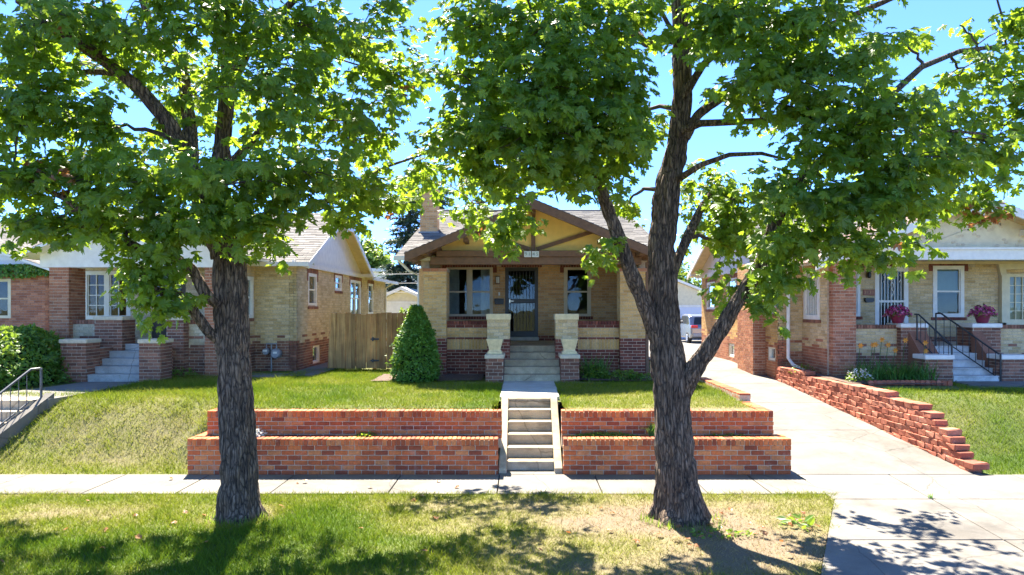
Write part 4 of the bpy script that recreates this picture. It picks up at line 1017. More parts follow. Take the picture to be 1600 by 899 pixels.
MB().fprism(rb, [(9.37,2.80),(9.51,2.80),(9.56,2.84),(9.56,2.92),(9.32,2.92),(9.32,2.84)], 0.01, 0.1).build('letter_box', M['black'], H3)
mb = MB().fbox(rb, 9.37, 9.49, 0.01, 0.12, 3.62, 3.64); mb.lathe((9.43, 18.53, 3.46), [(0.03,0),(0.055,0.03),(0.055,0.13),(0.03,0.16)], 10); mb.build('wall_lamp', M['black'], H3)
# enclosed end of the porch with pale arched surround
mb = MB().fprism(FRONT(18.5), [(13.0,1.74),(13.12,1.74),(13.12,3.70),(14.8,3.70),(14.8,4.05),(12.85,4.05),(12.90,3.85),(13.0,3.5)], -0.2, 0.02); mb.build('arch_surround', M['cream'], H3)
brick_wall(H3, FRONT(18.6), 12.99, 16.5, 1.0, 4.2, [(13.14, 14.5, 2.25, 3.58)], None, ['buff'], name='sun_room_wall', seed=84); MB().box(13.0, 14.9, 18.48, 18.56, 1.74, 2.25).build('panel', M['cream'], H3); 
window(H3, FRONT(18.55), 13.14, 14.5, 2.25, 3.58, 'cream', (2, 1), 0.09, 0.0, lite=(3, 5), inner=[('blind', 'cream', 0, 1)], label='cream many-paned window with pale blind')
MB().box(7.35, 15, 22.4, 22.5, 1.0, 4.0).build('room_partition', M['inside'], H3); MB().box(XR, 15.5, 25.2, 25.4, 0.6, 3.85).build('rear_wall', M['orange'], H3)
MB().box(7.5, 15.2, 16.9, 25, 4.10, 4.14).build('porch_ceiling', M['cream'], H3)
# porch beam, gable and clipped roof facing the street
MB().box(7.2, 14.2, 16.18, 16.45, 3.79, 4.07).build('porch_beam', M['white'], H3, bevel=0.01)
MB().box(7.2, 14.2, 16.12, 16.18, 4.03, 4.08).build('beam_moulding', M['white'], H3)
GX3, S3, AP3 = 10.62, 0.40, 5.26
MB().fprism(FRONT(16.38), [(7.1,4.07),(14.14,4.07),(11.1,5.04),(10.2,5.04)], -0.08, 0.0).build('gable_panel', M['cream'], H3)
mb = MB(); rr = random.Random(5)
for k in range(70):                                         # round cut shingles and scalloped ornament of the gable
    z = 4.14+rr.random()*0.75; x = GX3+rr.uniform(-1, 1)*max(0.1, (5.0-z)*2.6)
    if abs(x-9.95)/0.75+abs(z-4.5)/0.3 < 1.05: continue
    MB().fprism(FRONT(16.38), [(x+0.05*math.cos(a), z+0.035*math.sin(a)) for a in [i*math.pi/5 for i in range(10)]], 0.001, 0.008).build('gable_ornament', M['capstone'], H3)
mb = MB()
dm = [(9.25,4.52),(9.98,4.24),(10.72,4.52),(9.98,4.80)]
for i in range(4): a, b = dm[i], dm[(i+1) % 4]; mb.beam((a[0],16.365,a[1]), (b[0],16.365,b[1]), 0.03, 0.05)
mb.build('gable_diamond', M['cream'], H3)
cc = 1/math.sqrt(1+S3*S3)
for s in (-1, 1):
    xe3 = GX3+s*3.85; ze3 = AP3-S3*3.85; clipx = 0.50
    shingle_slope(H3, (xe3, 15.7, ze3), (0, 1, 0), (-s*cc, 0, S3*cc), 3.85/cc, lambda v: (max(0.0, (v-(3.85-clipx)/cc)/(clipx/cc))*0.7, 7.5), mat='shingle_red', name='porch_roof', deck='soffit', slab_poly=[0.0, (3.85-clipx)/cc, 3.85/cc])
    zc = AP3-S3*clipx; xa = GX3+s*clipx
    poly = [(xe3, ze3), (xa, zc), (xa, zc-0.2), (xe3, ze3-0.2)]
    MB().fprism(FRONT(15.7), poly if s < 0 else poly[::-1], -0.03, 0.02).build('bargeboard', M['white'], H3)
zc = AP3-S3*0.5
MB().fbox(FRONT(15.7), GX3-0.5, GX3+0.5, -0.03, 0.018, zc-0.2, zc).build('bargeboard', M['white'], H3)
MB().add([(GX3-0.52,15.66,zc+0.01),(GX3+0.52,15.66,zc+0.01),(GX3,16.4,AP3+0.02),(GX3-0.5,15.7,zc-0.06),(GX3+0.5,15.7,zc-0.06),(GX3,16.4,AP3-0.06)], [(0,1,2),(3,5,4),(0,3,4,1),(1,4,5,2),(2,5,3,0)]).build('roof_clip', M['shingle_red'], H3)
for x in (9.2, GX3, 12.0): MB().box(x-0.06, x+0.06, 15.75, 16.4, AP3-S3*max(0.5, abs(x-GX3))-0.33, AP3-S3*max(0.5, abs(x-GX3))-0.2).build('bracket', M['white'], H3)
jerkin_gable(H3, XR, -1, 17.9, 25.9, 3.88, 5.2, 0.43, 8.5, fasc='white')
MB().box(6.35, 7.3, 17.75, 17.86, 3.76, 3.87).build('gutter', M['white'], H3)

# ---- red brick house with white siding and ivy, at the edge of view
H4 = thing('brick_house', (-15, 20, 1), 'red brick house with white siding gable, mostly hidden behind the leafy shrub', 'house')
h4 = [(-15.6, -14.95, 2.35, 3.5)]
brick_wall(H4, FRONT(20.0), -20, -13.75, 0.9, 3.75, h4, None, ['red_b'], name='front_wall', mortar='mortar_dark', seed=91)
window(H4, FRONT(20.0), *h4[0], 'cream', (1, 2), 0.08, 0.02)
brick_wall(H4, EAST(-13.75), 20.0, 30, 0.9, 3.75, [(20.35, 21.15, 2.2, 3.45)], None, ['red_b'], name='side_wall', mortar='mortar_dark', seed=92)
window(H4, EAST(-13.75), 20.35, 21.15, 2.2, 3.45, 'grey_metal', (1, 2), 0.07, 0.02)
MB().box(-20, -13.9, 23, 23.1, 1, 4).build('room_partition', M['inside'], H4)
for k in range(14):
    z = 3.78+k*0.125; xr = -13.55-k*0.36
    if xr < -19.5: break
    MB().hexa([(-20,19.93,z),(xr,19.93,z),(xr,20.0,z),(-20,20.0,z),(-20,19.965,z+0.13),(xr-0.30,19.965,z+0.13),(xr-0.30,20.0,z+0.13),(-20,20.0,z+0.13)]).build('siding_board', M['siding'], H4)
shingle_slope(H4, (-13.35, 19.6, 3.72), (0, 1, 0), (-0.945, 0, 0.327), 6.5, lambda v: (0.0, 10.5), name='roof_slope', deck='white')

# ---- garages far behind
def garage(name, x0, x1, y, z0, ze, za, label, doormat, dh=2.15):
    t = thing(name, ((x0+x1)/2, y, z0), label, 'garage'); xm = (x0+x1)/2
    MB().fprism(FRONT(y), [(x0,z0),(x1,z0),(x1,ze),(xm,za),(x0,ze)], -6, 0).build('wall', M['cream'], t)
    dx = (x1-x0)*0.4; d = MB()
    for k in range(4):
        hh = dh/4; d.fbox(FRONT(y), xm-dx, xm+dx, 0.005, 0.035, z0+k*hh+0.01, z0+(k+1)*hh-0.01)
    d.build('door', M[doormat], t)
    MB().fbox(FRONT(y), xm-dx-0.12, xm-dx, 0.004, 0.06, z0, z0+dh+0.12).fbox(FRONT(y), xm+dx, xm+dx+0.12, 0.004, 0.06, z0, z0+dh+0.12).fbox(FRONT(y), xm-dx, xm+dx, 0.004, 0.06, z0+dh, z0+dh+0.12).build('door_frame', M['white'], t)
    for s in (-1, 1):
        xe_ = xm+s*((x1-x0)/2+0.3); sl_ = (za-ze)/((x1-x0)/2); zz = ze-0.3*sl_
        p = [(xe_, zz), (xm, za+0.02), (xm, za+0.18), (xe_, zz+0.16)]
        MB().fprism(FRONT(y), p if s > 0 else p[::-1], -6.2, 0.3).build('roof_slope', M['white'], t)
garage('garage', 7.6, 13.2, 46, 0.58, 3.35, 4.45, 'white gabled garage at the far end of the driveway', 'garage_door')
garage('garage', -7.9, -4.2, 34.5, 0.72, 2.75, 3.55, 'small cream gabled garage showing above the wooden fence', 'white')
t = thing('shed_house', (-7.5, 44, 0.7), 'pale flat house behind the neighbouring roof, above the fence', 'house')
MB().box(-10.8, -6.2, 44, 50, 0.7, 5.0).build('wall', M['white'], t); MB().box(-11, -6, 43.7, 50.3, 5.0, 5.2).build('roof', M['siding'], t)
# ---------------------------------------------------------------- fence, rails, car, wires
t = thing('wooden_fence', (-4.0, 18.2, 1.0), 'weathered vertical board fence with a gate, between the two houses', 'fence')
for x0, x1 in ((-5.12, -2.48),):
    x = x0; k = 0; rr = random.Random(2)
    while x < x1:
        w = rr.uniform(0.125, 0.148); top = 2.50+rr.uniform(-0.015, 0.015)+0.02*math.sin(k*0.7)
        lean = rr.uniform(-0.006, 0.006)-0.028*max(0, 1-k/4)
        y = 18.2+(0.018 if k % 2 else 0)+rr.uniform(-0.004, 0.004); b0 = 1.02+rr.uniform(-0.01, 0.03)
        MB().hexa([(x+lean*0-0.05*max(0,1-k/3),y-0.011,b0),(x+w-0.006,y-0.011,b0),(x+w-0.006,y+0.011,b0),(x-0.05*max(0,1-k/3),y+0.011,b0),(x+lean*-1,y-0.011,top),(x+w-0.006-lean,y-0.011,top),(x+w-0.006-lean,y+0.011,top),(x-lean,y+0.011,top)]).build('plank', M['fence'], t)
        x += w; k += 1
for z in (1.25, 1.8, 2.3): MB().box(-5.1, -2.5, 18.235, 18.29, z-0.045, z+0.045).build('rail', M['fence'], t)
for x in (-5.08, -3.95, -2.52): MB().box(x-0.045, x+0.045, 18.29, 18.38, 0.9, 2.45).build('post', M['fence'], t)
for z in (1.25, 1.82): MB().box(-4.02, -3.80, 18.165, 18.186, z-0.02, z+0.02).box(-3.98, -3.94, 18.15, 18.186, z-0.05, z+0.05).build('hinge', M['black'], t)

def handrail(name, top, bot, posts, label, mat, n, drop=0.72, knee=0.18, r=0.022, group=None):
    """sloping iron rail: top rail, bottom rail, balusters, posts"""
    t = thing(name, posts[0], label, 'handrail', group); T0, T1 = Vector(top[0]), Vector(top[1]); B0, B1 = Vector(bot[0]), Vector(bot[1])
    hor = (T0-T1); hor.z = 0; hor = hor.normalized()*knee
    MB().tube([T0+hor, T0, T1], r, 8).build('top_rail', M[mat], t)
    MB().tube([B0+hor, B0, B1], r*0.7, 8).build('bottom_rail', M[mat], t)
    for k in range(n):
        f = (k+0.5)/n; MB().tube([T0.lerp(T1, f), B0.lerp(B1, f)], 0.008, 6).build('baluster', M[mat], t)
    for (x, y, z), zt in zip(posts, (T0.z, T1.z)): MB().tube([(x, y, z), (x, y, zt+0.01)], r, 8).build('post', M[mat], t)
    return t
# handrail and concrete stairs of the neighbour, at the edge of view
hx = -8.42
handrail('iron_handrail', ((-8.84,12.30,1.54),(-9.12,10.9,0.66)), ((-8.84,12.30,0.98),(-9.12,10.9,0.14)), ((-8.78,12.48,0.8),(-9.14,10.86,0.0)), 'grey iron handrail on the stairs in the grass bank', 'iron', 9, knee=0.18)
t = thing('concrete_stairs', (-9.6, 10.9, 0), 'concrete stairs beside the grey handrail at the edge of view', 'stairs')
for k in range(6):
    y0 = 10.95+k*0.26; MB().box(-10.4, -9.12+k*0.06, y0, 12.7, k*0.165-0.1, (k+1)*0.165).build('step', M['step'], t, bevel=0.01)
MB().hexa([(-9.14,10.86,-0.05),(-8.98,10.86,-0.05),(-8.62,12.6,-0.05),(-8.78,12.6,-0.05),(-9.14,10.86,0.12),(-8.98,10.86,0.12),(-8.62,12.6,1.08),(-8.78,12.6,1.08)]).build('cheek_wall', M['concrete'], t)
p2 = tag(bpy.data.objects.new('garden_path', None), kind='structure'); COL.objects.link(p2); WT[p2.name] = Vector((0,0,0))
for a in ([(-10.4,12.45),(-8.62,12.45),(-8.55,12.85),(-10.4,12.85)], [(-10.4,12.87),(-8.55,12.87),(-8.5,14.0),(-9.9,14.0)], [(-9.9,14.02),(-8.5,14.02),(-8.5,15.3),(-9.75,15.3)]):
    MB().hexa([(x,y,0.8) for x,y in a]+[(x,y,1.0 if y > 12.9 else 0.985) for x,y in a]).build('slab', M['concrete'], p2)
p3 = tag(bpy.data.objects.new('garden_path', None), kind='structure'); COL.objects.link(p3); WT[p3.name] = Vector((0,0,0))
for a in ([(9.55,14.55),(10.85,14.35),(10.85,15.25),(9.55,15.25)], [(10.87,14.34),(12.6,13.9),(12.6,14.9),(10.87,15.25)], [(12.62,13.9),(14.5,13.7),(14.5,14.7),(12.62,14.9)]):
    MB().hexa([(x,y,0.8) for x,y in a]+[(x,y,1.015) for x,y in a]).build('slab', M['concrete'], p3)
# black rails on the white steps
handrail('iron_handrail', ((9.30,16.0,2.50),(9.62,15.30,1.82)), ((9.30,16.0,1.90),(9.62,15.30,1.22)), ((9.30,16.06,1.7),(9.62,15.27,0.98)), 'short black iron handrail by the white steps, nearer the scrolled door', 'black', 7, knee=0.10, r=0.02)
handrail('iron_handrail', ((9.92,16.15,2.52),(10.64,15.22,1.62)), ((9.92,16.15,1.92),(10.64,15.22,1.08)), ((9.86,16.25,1.74),(10.66,15.2,0.98)), 'long black iron handrail by the white steps, under the window with green blind', 'black', 9, knee=0.10, r=0.02)

# car
C = thing('parked_car', (10.2, 38, 0.66), 'silver sport utility car parked in front of the far garage', 'car')
cx0, cy0, cz0 = 9.42, 38.0, 0.645
prof = [(0.10,0.35),(0.0,0.55),(0.02,0.95),(0.16,1.05),(0.40,1.56),(0.75,1.66),(2.1,1.64),(2.95,1.10),(4.2,0.98),(4.5,0.75),(4.48,0.40),(4.2,0.30),(0.4,0.28)]
body = MB().fprism(WEST(cx0), [(cy0+y, cz0+z) for y, z in prof], -1.82, 0.0).build('body', M['car'], C, bevel=0.09)
MB().fprism(WEST(cx0), [(cy0+y, cz0+z) for y, z in [(0.42,1.10),(0.62,1.54),(1.15,1.57),(1.15,1.10)]], -0.01, 0.006).build('side_window', M['car_glass'], C)
MB().fprism(WEST(cx0), [(cy0+y, cz0+z) for y, z in [(1.22,1.10),(1.22,1.57),(2.05,1.55),(2.72,1.12)]], -0.01, 0.006).build('side_window', M['car_glass'], C)
MB().hexa([(cx0+0.2,cy0+0.16,cz0+1.09),(cx0+1.62,cy0+0.16,cz0+1.09),(cx0+1.62,cy0+0.2,cz0+1.09),(cx0+0.2,cy0+0.2,cz0+1.09),(cx0+0.3,cy0+0.345,cz0+1.5),(cx0+1.52,cy0+0.345,cz0+1.5),(cx0+1.52,cy0+0.4,cz0+1.5),(cx0+0.3,cy0+0.4,cz0+1.5)]).build('rear_window', M['car_glass'], C)
for x in (cx0+0.02, cx0+1.42): MB().box(x, x+0.38, cy0-0.03, cy0+0.12, cz0+0.90, cz0+1.04).build('tail_light', M['tail'], C, bevel=0.03)
MB().box(cx0+0.1, cx0+1.72, cy0-0.06, cy0+0.1, cz0+0.40, cz0+0.60).build('bumper', M['grey_metal'], C, bevel=0.04)
MB().box(cx0+0.65, cx0+1.17, cy0-0.02, cy0+0.01, cz0+0.72, cz0+0.85).build('number_plate', M['white'], C)
MB().box(cx0-0.2, cx0-0.02, cy0+2.55, cy0+2.7, cz0+1.08, cz0+1.25).build('wing_mirror', M['car'], C, bevel=0.03)
for x in (cx0-0.02, cx0+1.62):
    for y in (0.85, 3.6):
        w = MB().tube([(x, cy0+y, cz0+0.33), (x+0.04, cy0+y, cz0+0.33), (x+0.2, cy0+y, cz0+0.33), (x+0.22, cy0+y, cz0+0.33)], [0.29, 0.34, 0.34, 0.29], 22).build('wheel', M['tyre'], C)
        MB().tube([(x-0.012, cy0+y, cz0+0.33), (x+0.02, cy0+y, cz0+0.33)], [0.19, 0.21], 18).build('rim', M['alloy'], w)
for i, (z0, z1, lb) in enumerate(((4.18, 4.30, 'topmost thin cable strung across the sky behind the chimney house'), (3.78, 3.84, 'middle thin cable strung behind the fence and spruce'), (3.42, 3.36, 'lowest thin cable strung behind the fence and spruce'))):
    pts = [(-14+k*1.6, 32, z0+(z1-z0)*k/10+0.015*(k-5)**2*0.3) for k in range(11)]
    tag(MB().tube(pts, 0.014, 5).build('utility_wire', M['wire']), lb, 'wire')

# ---------------------------------------------------------------- leaf tools
def rot_from(nrm, tip):
    """rotation matrices whose z is nrm and y follows tip"""
    nrm = nrm/np.linalg.norm(nrm, axis=1, keepdims=True)
    y = tip-nrm*np.sum(tip*nrm, 1, keepdims=True); y = y/(np.linalg.norm(y, axis=1, keepdims=True)+1e-9)
    x = np.cross(y, nrm); return np.stack([x, y, nrm], 2)
def scatter(name, tv, tf, pos, nrm, tip, size, tint, mats, parent=None, link_it=True):
    Rm = rot_from(nrm, tip); n = len(pos); k = len(tv)
    tv = np.asarray(tv)
    if tv.ndim == 3: q_ = np.arange(n) % len(tv); V = np.einsum('nij,nkj->nki', Rm, tv[q_]); k = tv.shape[1]
    else: V = np.einsum('nij,kj->nki', Rm, tv)
    V = V*size[:, None, None]+pos[:, None, :]
    F = (tf[None]+(np.arange(n)*k)[:, None, None]).reshape(-1, tf.shape[1])
    return np_mesh(name, V.reshape(-1, 3), F, mats, parent, {'tint': np.repeat(tint, k)}, link_it=link_it)
def maple_leaf():
    """palmate leaf, five pointed lobes with side teeth; stem at the origin, length about 1"""
    half = [(0.0,1.0),(0.09,0.80),(0.20,0.78),(0.15,0.56),(0.30,0.66),(0.50,0.74),(0.47,0.55),(0.60,0.50),(0.34,0.33),(0.50,0.16),(0.30,0.10),(0.22,0.0)]
    pts = [(x*1.06, y) for x, y in half]+[(-x*1.06, y) for x, y in reversed(half[1:])]
    c = (0.0, 0.30); V = [(c[0], c[1], 0.0)]+[(x, y, -0.16*abs(x)**1.3-0.12*max(0, y-0.4)**1.5+0.05*math.sin(7*x+3*y)) for x, y in pts]
    n = len(pts); F = [(0, 1+(i+1) % n, 1+i) for i in range(n)]
    V = np.array(V); V[:, 1] -= 0.02; return V, np.array(F)
MAPLE = maple_leaf()
def curls():
    """the same leaf flat, cupped, folded along the midrib, twisted and narrow"""
    out = []
    for cup, fold, tw, wx in ((0, 0, 0, 1), (0.5, 0, 0.1, 0.95), (-0.25, 0.55, 0, 0.85), (0.3, -0.35, 0.5, 1.05), (0.8, 0.3, -0.4, 0.8), (0.1, 0.1, -0.6, 0.9)):
        v = MAPLE[0].copy(); v[:, 0] *= wx; x, y = v[:, 0].copy(), v[:, 1].copy()
        v[:, 2] += -cup*(y-0.2)**2*0.6+fold*np.abs(x)+tw*x*(y-0.3); out.append(v)
    return np.array(out)
MAPLES = curls()
OVAL = (np.array([(0,0,0),(0.24,0.3,0.03),(0.2,0.65,0.02),(0,1,-0.06),(-0.2,0.65,0.02),(-0.24,0.3,0.03)], float), np.array([(0,1,2),(0,2,3),(0,3,4),(0,4,5)]))
STAR = (np.array([(-0.5,-0.1,0),(0.5,-0.1,0),(0.32,0.42,0.08),(0,0.95,-0.05),(-0.32,0.42,0.08)], float), np.array([(0,1,2),(0,2,4),(4,2,3)]))

def P(px, py, D): return ((px-PX)*D/FOC, D, CAM_H-(py-PY)*D/FOC)       # photo pixel at a chosen distance -> place in the scene

def trunk_mesh(parent, path, rad, name, seed, n=110, flare=True):
    """bark-ridged tapered trunk along a path, finely ringed"""
    path = [np.array(p, float) for p in path]; seg = np.cumsum([0]+[np.linalg.norm(b-a) for a, b in zip(path[:-1], path[1:])])
    L = seg[-1]; m = int(L/0.024)+2; s = np.linspace(0, L, m)
    C_ = np.stack([np.interp(s, seg, [p[i] for p in path]) for i in range(3)], 1)
    for _ in range(6): C_[1:-1] = (C_[:-2]+2*C_[1:-1]+C_[2:])/4
    r = np.interp(s, seg, rad); th = np.linspace(0, 2*np.pi, n, endpoint=False)
    T = np.gradient(C_, axis=0); T /= np.linalg.norm(T, axis=1, keepdims=True)
    A = np.cross(T, np.array([0.05, 1.0, 0.0])); A /= np.linalg.norm(A, axis=1, keepdims=True); B = np.cross(T, A)
    S, TH = np.meshgrid(s, th, indexing='ij')
    circ = TH/(2*np.pi)*22; w = (np.cos(TH*0+0))*0
    wob = 1.3*np.sin(S*2.3+TH*2)+0.8*np.sin(S*5.1+TH*3+seed)
    seam = lambda k, a: vnoise((circ*k+wob*0.35) % (22*k), S*a, seed)
    ridge = seam(1.0, 3.0); ridge2 = vnoise((circ*2.0+wob) % 44, S*9, seed+5)
    disp = (np.minimum(1, np.abs(ridge-0.5)*3.2)-0.7)*0.034+(ridge2-0.5)*0.022
    lump = 0.03*np.sin(TH*3+S*0.9+seed)+0.02*np.sin(TH*5-S*1.3)
    fl = np.exp(-S/0.17)*(0.16*np.sin(TH*5+seed)+0.09*np.sin(TH*8+1)+0.06*np.sin(TH*13+2)) if flare else 0
    RR = r[:, None]*(1+lump+fl)+disp*np.minimum(1, r[:, None]/0.15)
    V = C_[:, None, :]+RR[..., None]*(A[:, None, :]*np.cos(TH)[..., None]+B[:, None, :]*np.sin(TH)[..., None])
    i = (np.arange(m-1)[:, None]*n+np.arange(n)[None]); j = (np.arange(m-1)[:, None]*n+(np.arange(n)[None]+1) % n)
    F = np.stack([i, j, j+n, i+n], 2).reshape(-1, 4)
    return np_mesh(name, V.reshape(-1, 3), F, M['bark'], parent, smooth=True)

def maple_tree(name, base, label, trunk, limbs, lobes, seed, dead=(), per=17, leaf=0.127):
    rng = np.random.default_rng(seed); t = thing(name, base, label, 'tree')
    trunk_mesh(t, *trunk, 'trunk', seed)
    nodes_ = []                                               # points where twigs may start: position, radius
    def reg(path, rad, lo=0.0):
        for (a, b, ra, rb) in zip(path[:-1], path[1:], rad[:-1], rad[1:]):
            a, b = np.array(a), np.array(b); k = max(2, int(np.linalg.norm(b-a)/0.12))
            for f in np.linspace(0, 1, k): nodes_.append((*(a+(b-a)*f), ra+(rb-ra)*f))
    tp = trunk[0]; reg(tp[len(tp)//2:], trunk[1][len(tp)//2:])
    for path, rad in limbs:
        if rad[0] > 0.05: trunk_mesh(t, path, rad, 'limb', seed+len(nodes_) % 17, 44, False)
        else: MB().tube(path, rad, 8).build('limb', M['bark'], t, smooth=True)
        reg(path, rad)
    N = np.array(nodes_)
    # secondary branches towards each lobe, then sprays
    bmb = MB(); sprays = []
    for (cx_, cy_, cz_, rx, ry, rz, ns) in lobes:
        c = np.array((cx_, cy_, cz_)); d = np.linalg.norm(N[:, :3]-c, axis=1)+0.6*np.maximum(0, N[:, 2]-cz_); i = int(np.argmin(d)); s = N[i, :3]; r0 = min(N[i, 3]*0.6, 0.035)
        mid = (s+c)/2+rng.normal(0, 0.12, 3)+np.array((0, 0, 0.10*np.linalg.norm(c-s)))
        bz = [(1-q)**2*s+2*q*(1-q)*mid+q*q*c for q in np.linspace(0, 1, 9)]; pts = [bz[0]]+[p_+rng.normal(0, 0.014, 3) for p_ in bz[1:-1]]+[bz[-1]]; rr = np.linspace(r0, 0.010, 9)
        bmb.tube([tuple(p) for p in pts], list(rr), 7)
        loc = np.array(pts+[p+(q-p)*0.5 for p, q in zip(pts[:-1], pts[1:])])
        u = rng.normal(0, 1, (ns, 3)); u /= np.linalg.norm(u, axis=1, keepdims=True); q = rng.random(ns)**0.45
        C_ = c+u*q[:, None]*np.array((rx, ry, rz))
        for p, uu in zip(C_, u):
            k = int(np.argmin(np.linalg.norm(loc-p, axis=1))); a = loc[k]
            L = np.linalg.norm(p-a)
            if L > 0.25 and rng.random() < 0.6: bmb.tube([tuple(a), tuple(a*0.65+p*0.35+rng.normal(0, 0.02, 3)+np.array((0,0,0.05))), tuple(a*0.3+p*0.7+rng.normal(0, 0.02, 3)+np.array((0,0,0.04))), tuple(p)], [0.009, 0.007, 0.005, 0.003], 4, cap=False)
            dirv = (p-a)/(L+1e-6)*0.7+uu*0.4+np.array((0, 0, -0.15))
            sprays.append((*p, *dirv))
    bmb.build('twigs', M['twig'], t)['kind'] = 'stuff'
    S = np.array(sprays); n = len(S)*per
    sp = np.repeat(S, per, 0); dirv = sp[:, 3:]/np.linalg.norm(sp[:, 3:], axis=1, keepdims=True)
    along = rng.uniform(-0.22, 0.24, n); side = rng.normal(0, 1, (n, 3)); side -= dirv*np.sum(side*dirv, 1, keepdims=True); side /= np.linalg.norm(side, axis=1, keepdims=True)
    off = rng.uniform(0.02, 0.17, n)
    pos = sp[:, :3]+dirv*along[:, None]+side*off[:, None]*np.array((1, 1, 0.6))
    tip = dirv*0.5+side*0.8+np.array((0, 0, -0.55))+rng.normal(0, 0.25, (n, 3))
    nrm = np.array((0, 0, 1.0))*0.62+side*0.42+dirv*0.30+rng.normal(0, 0.34, (n, 3))+np.array((0.0, -0.30, 0))
    size = leaf*rng.uniform(0.5, 1.28, n)
    spr_t = np.repeat(rng.random(len(S)), per); tint = np.clip(0.42+0.35*(spr_t-0.5)+rng.normal(0, 0.16, n), 0, 1)
    # the 300 leaves nearest the camera are objects of their own
    px = PX+pos[:, 0]/pos[:, 1]*FOC; py = PY-(pos[:, 2]-CAM_H)/pos[:, 1]*FOC
    vis = (px > 0) & (px < 1600) & (py > 0) & (py < 700)
    score = np.where(vis, size/np.linalg.norm(pos-np.array((0, 0, CAM_H)), axis=1), 0); big = np.argsort(-score)[:300]; rest = np.setdiff1d(np.arange(n), big)
    crown = scatter('crown', MAPLES, MAPLE[1], pos[rest], nrm[rest], tip[rest], size[rest], tint[rest], M['maple'], t); crown['kind'] = 'stuff'
    tones = []
    for j_, q in enumerate((0.2, 0.4, 0.6, 0.8)): tones.append(np_mesh('leaf', MAPLES[(1, 0, 3, 2)[j_]], MAPLE[1], M['maple'], attrs={'tint': np.full(len(MAPLE[0]), q)}, link_it=False))
    Rm = rot_from(nrm[big], tip[big])
    for k, i in enumerate(big):
        o = bpy.data.objects.new('leaf', tones[min(3, int(tint[i]*4))]); link(o, crown)
        m4 = Matrix([list(Rm[k, r]*size[i])+[pos[i, r]] for r in range(3)]+[[0, 0, 0, 1]]); o.matrix_basis = m4
    if dead:
        dp = np.concatenate([np.array(c)+rng.normal(0, 0.055, (nn, 3)) for c, nn in dead])
        k = len(dp); scatter('withered_leaves', *MAPLE, dp, rng.normal(0, 1, (k, 3)), rng.normal(0, 0.4, (k, 3))+np.array((0, 0, -1)), np.full(k, 0.085), rng.random(k), M['dead_leaf'], t)['kind'] = 'stuff'
    return n

def lobe(px, py, D, rx, ry, n, k=0.74):                     # a leafy bough: photo position, distance, radii in photo pixels
    s = D/FOC; x, y, z = P(px, py, D); return (x, y, z, rx*s, max(rx, ry)*s*0.9, ry*s, max(4, round(n*k)))

# ---------------------------------------------------------------- slimmer maple
D1 = 8.64
tr = ([P(374,815,D1), P(374,785,D1), P(374,740,D1), P(368,600,D1), P(362,500,D1), P(359,420,D1), P(352,360,D1), P(340,300,D1+0.1), P(348,222,D1+0.2), P(356,130,D1+0.25), P(352,0,D1+0.3), P(350,-150,D1+0.3)],
      [0.32, 0.255, 0.215, 0.198, 0.195, 0.20, 0.17, 0.12, 0.10, 0.085, 0.07, 0.04])
limbs1 = [
 ([P(350,400,D1), P(322,330,D1-0.1), P(290,245,D1-0.2), P(262,190,D1-0.3), P(215,135,D1-0.5), P(178,107,D1-0.6), P(107,58,D1-0.9), P(27,0,D1-1.1)], [0.16,0.12,0.105,0.095,0.075,0.06,0.05,0.035]),
 ([P(300,270,D1-0.2), P(296,190,D1), P(285,102,D1+0.3), P(240,58,D1+0.5), P(210,-40,D1+0.7)], [0.09,0.08,0.065,0.055,0.04]),
 ([P(190,115,D1-0.55), P(140,112,D1-0.5), P(89,120,D1-0.4), P(0,142,D1-0.3), P(-60,160,D1-0.2)], [0.04,0.035,0.03,0.025,0.015]),
 ([P(345,478,D1-0.1), P(322,462,D1-0.25), P(300,420,D1-0.35), P(265,402,D1-0.45), P(222,392,D1-0.6), P(165,356,D1-0.8), P(100,310,D1-1.0), P(22,270,D1-1.2)], [0.075,0.068,0.06,0.052,0.046,0.04,0.03,0.018]),
 ([P(348,535,D1-0.05), P(326,520,D1-0.2), P(306,490,D1-0.3), P(285,462,D1-0.35), P(250,455,D1-0.45), P(225,440,D1-0.5)], [0.07,0.062,0.058,0.052,0.04,0.02]),
 ([P(372,380,D1), P(420,352,D1+0.2), P(467,338,D1+0.5), P(540,300,D1+0.9), P(600,262,D1+1.3), P(680,235,D1+1.7)], [0.07,0.05,0.04,0.03,0.022,0.012]),
 ([P(350,270,D1+0.1), P(395,220,D1+0.3), P(450,150,D1+0.5), P(520,90,D1+0.6)], [0.07,0.055,0.04,0.02]),
 ([P(355,140,D1+0.2), P(400,60,D1), P(470,-10,D1-0.2), P(540,-60,D1-0.3)], [0.06,0.05,0.04,0.02]),
]
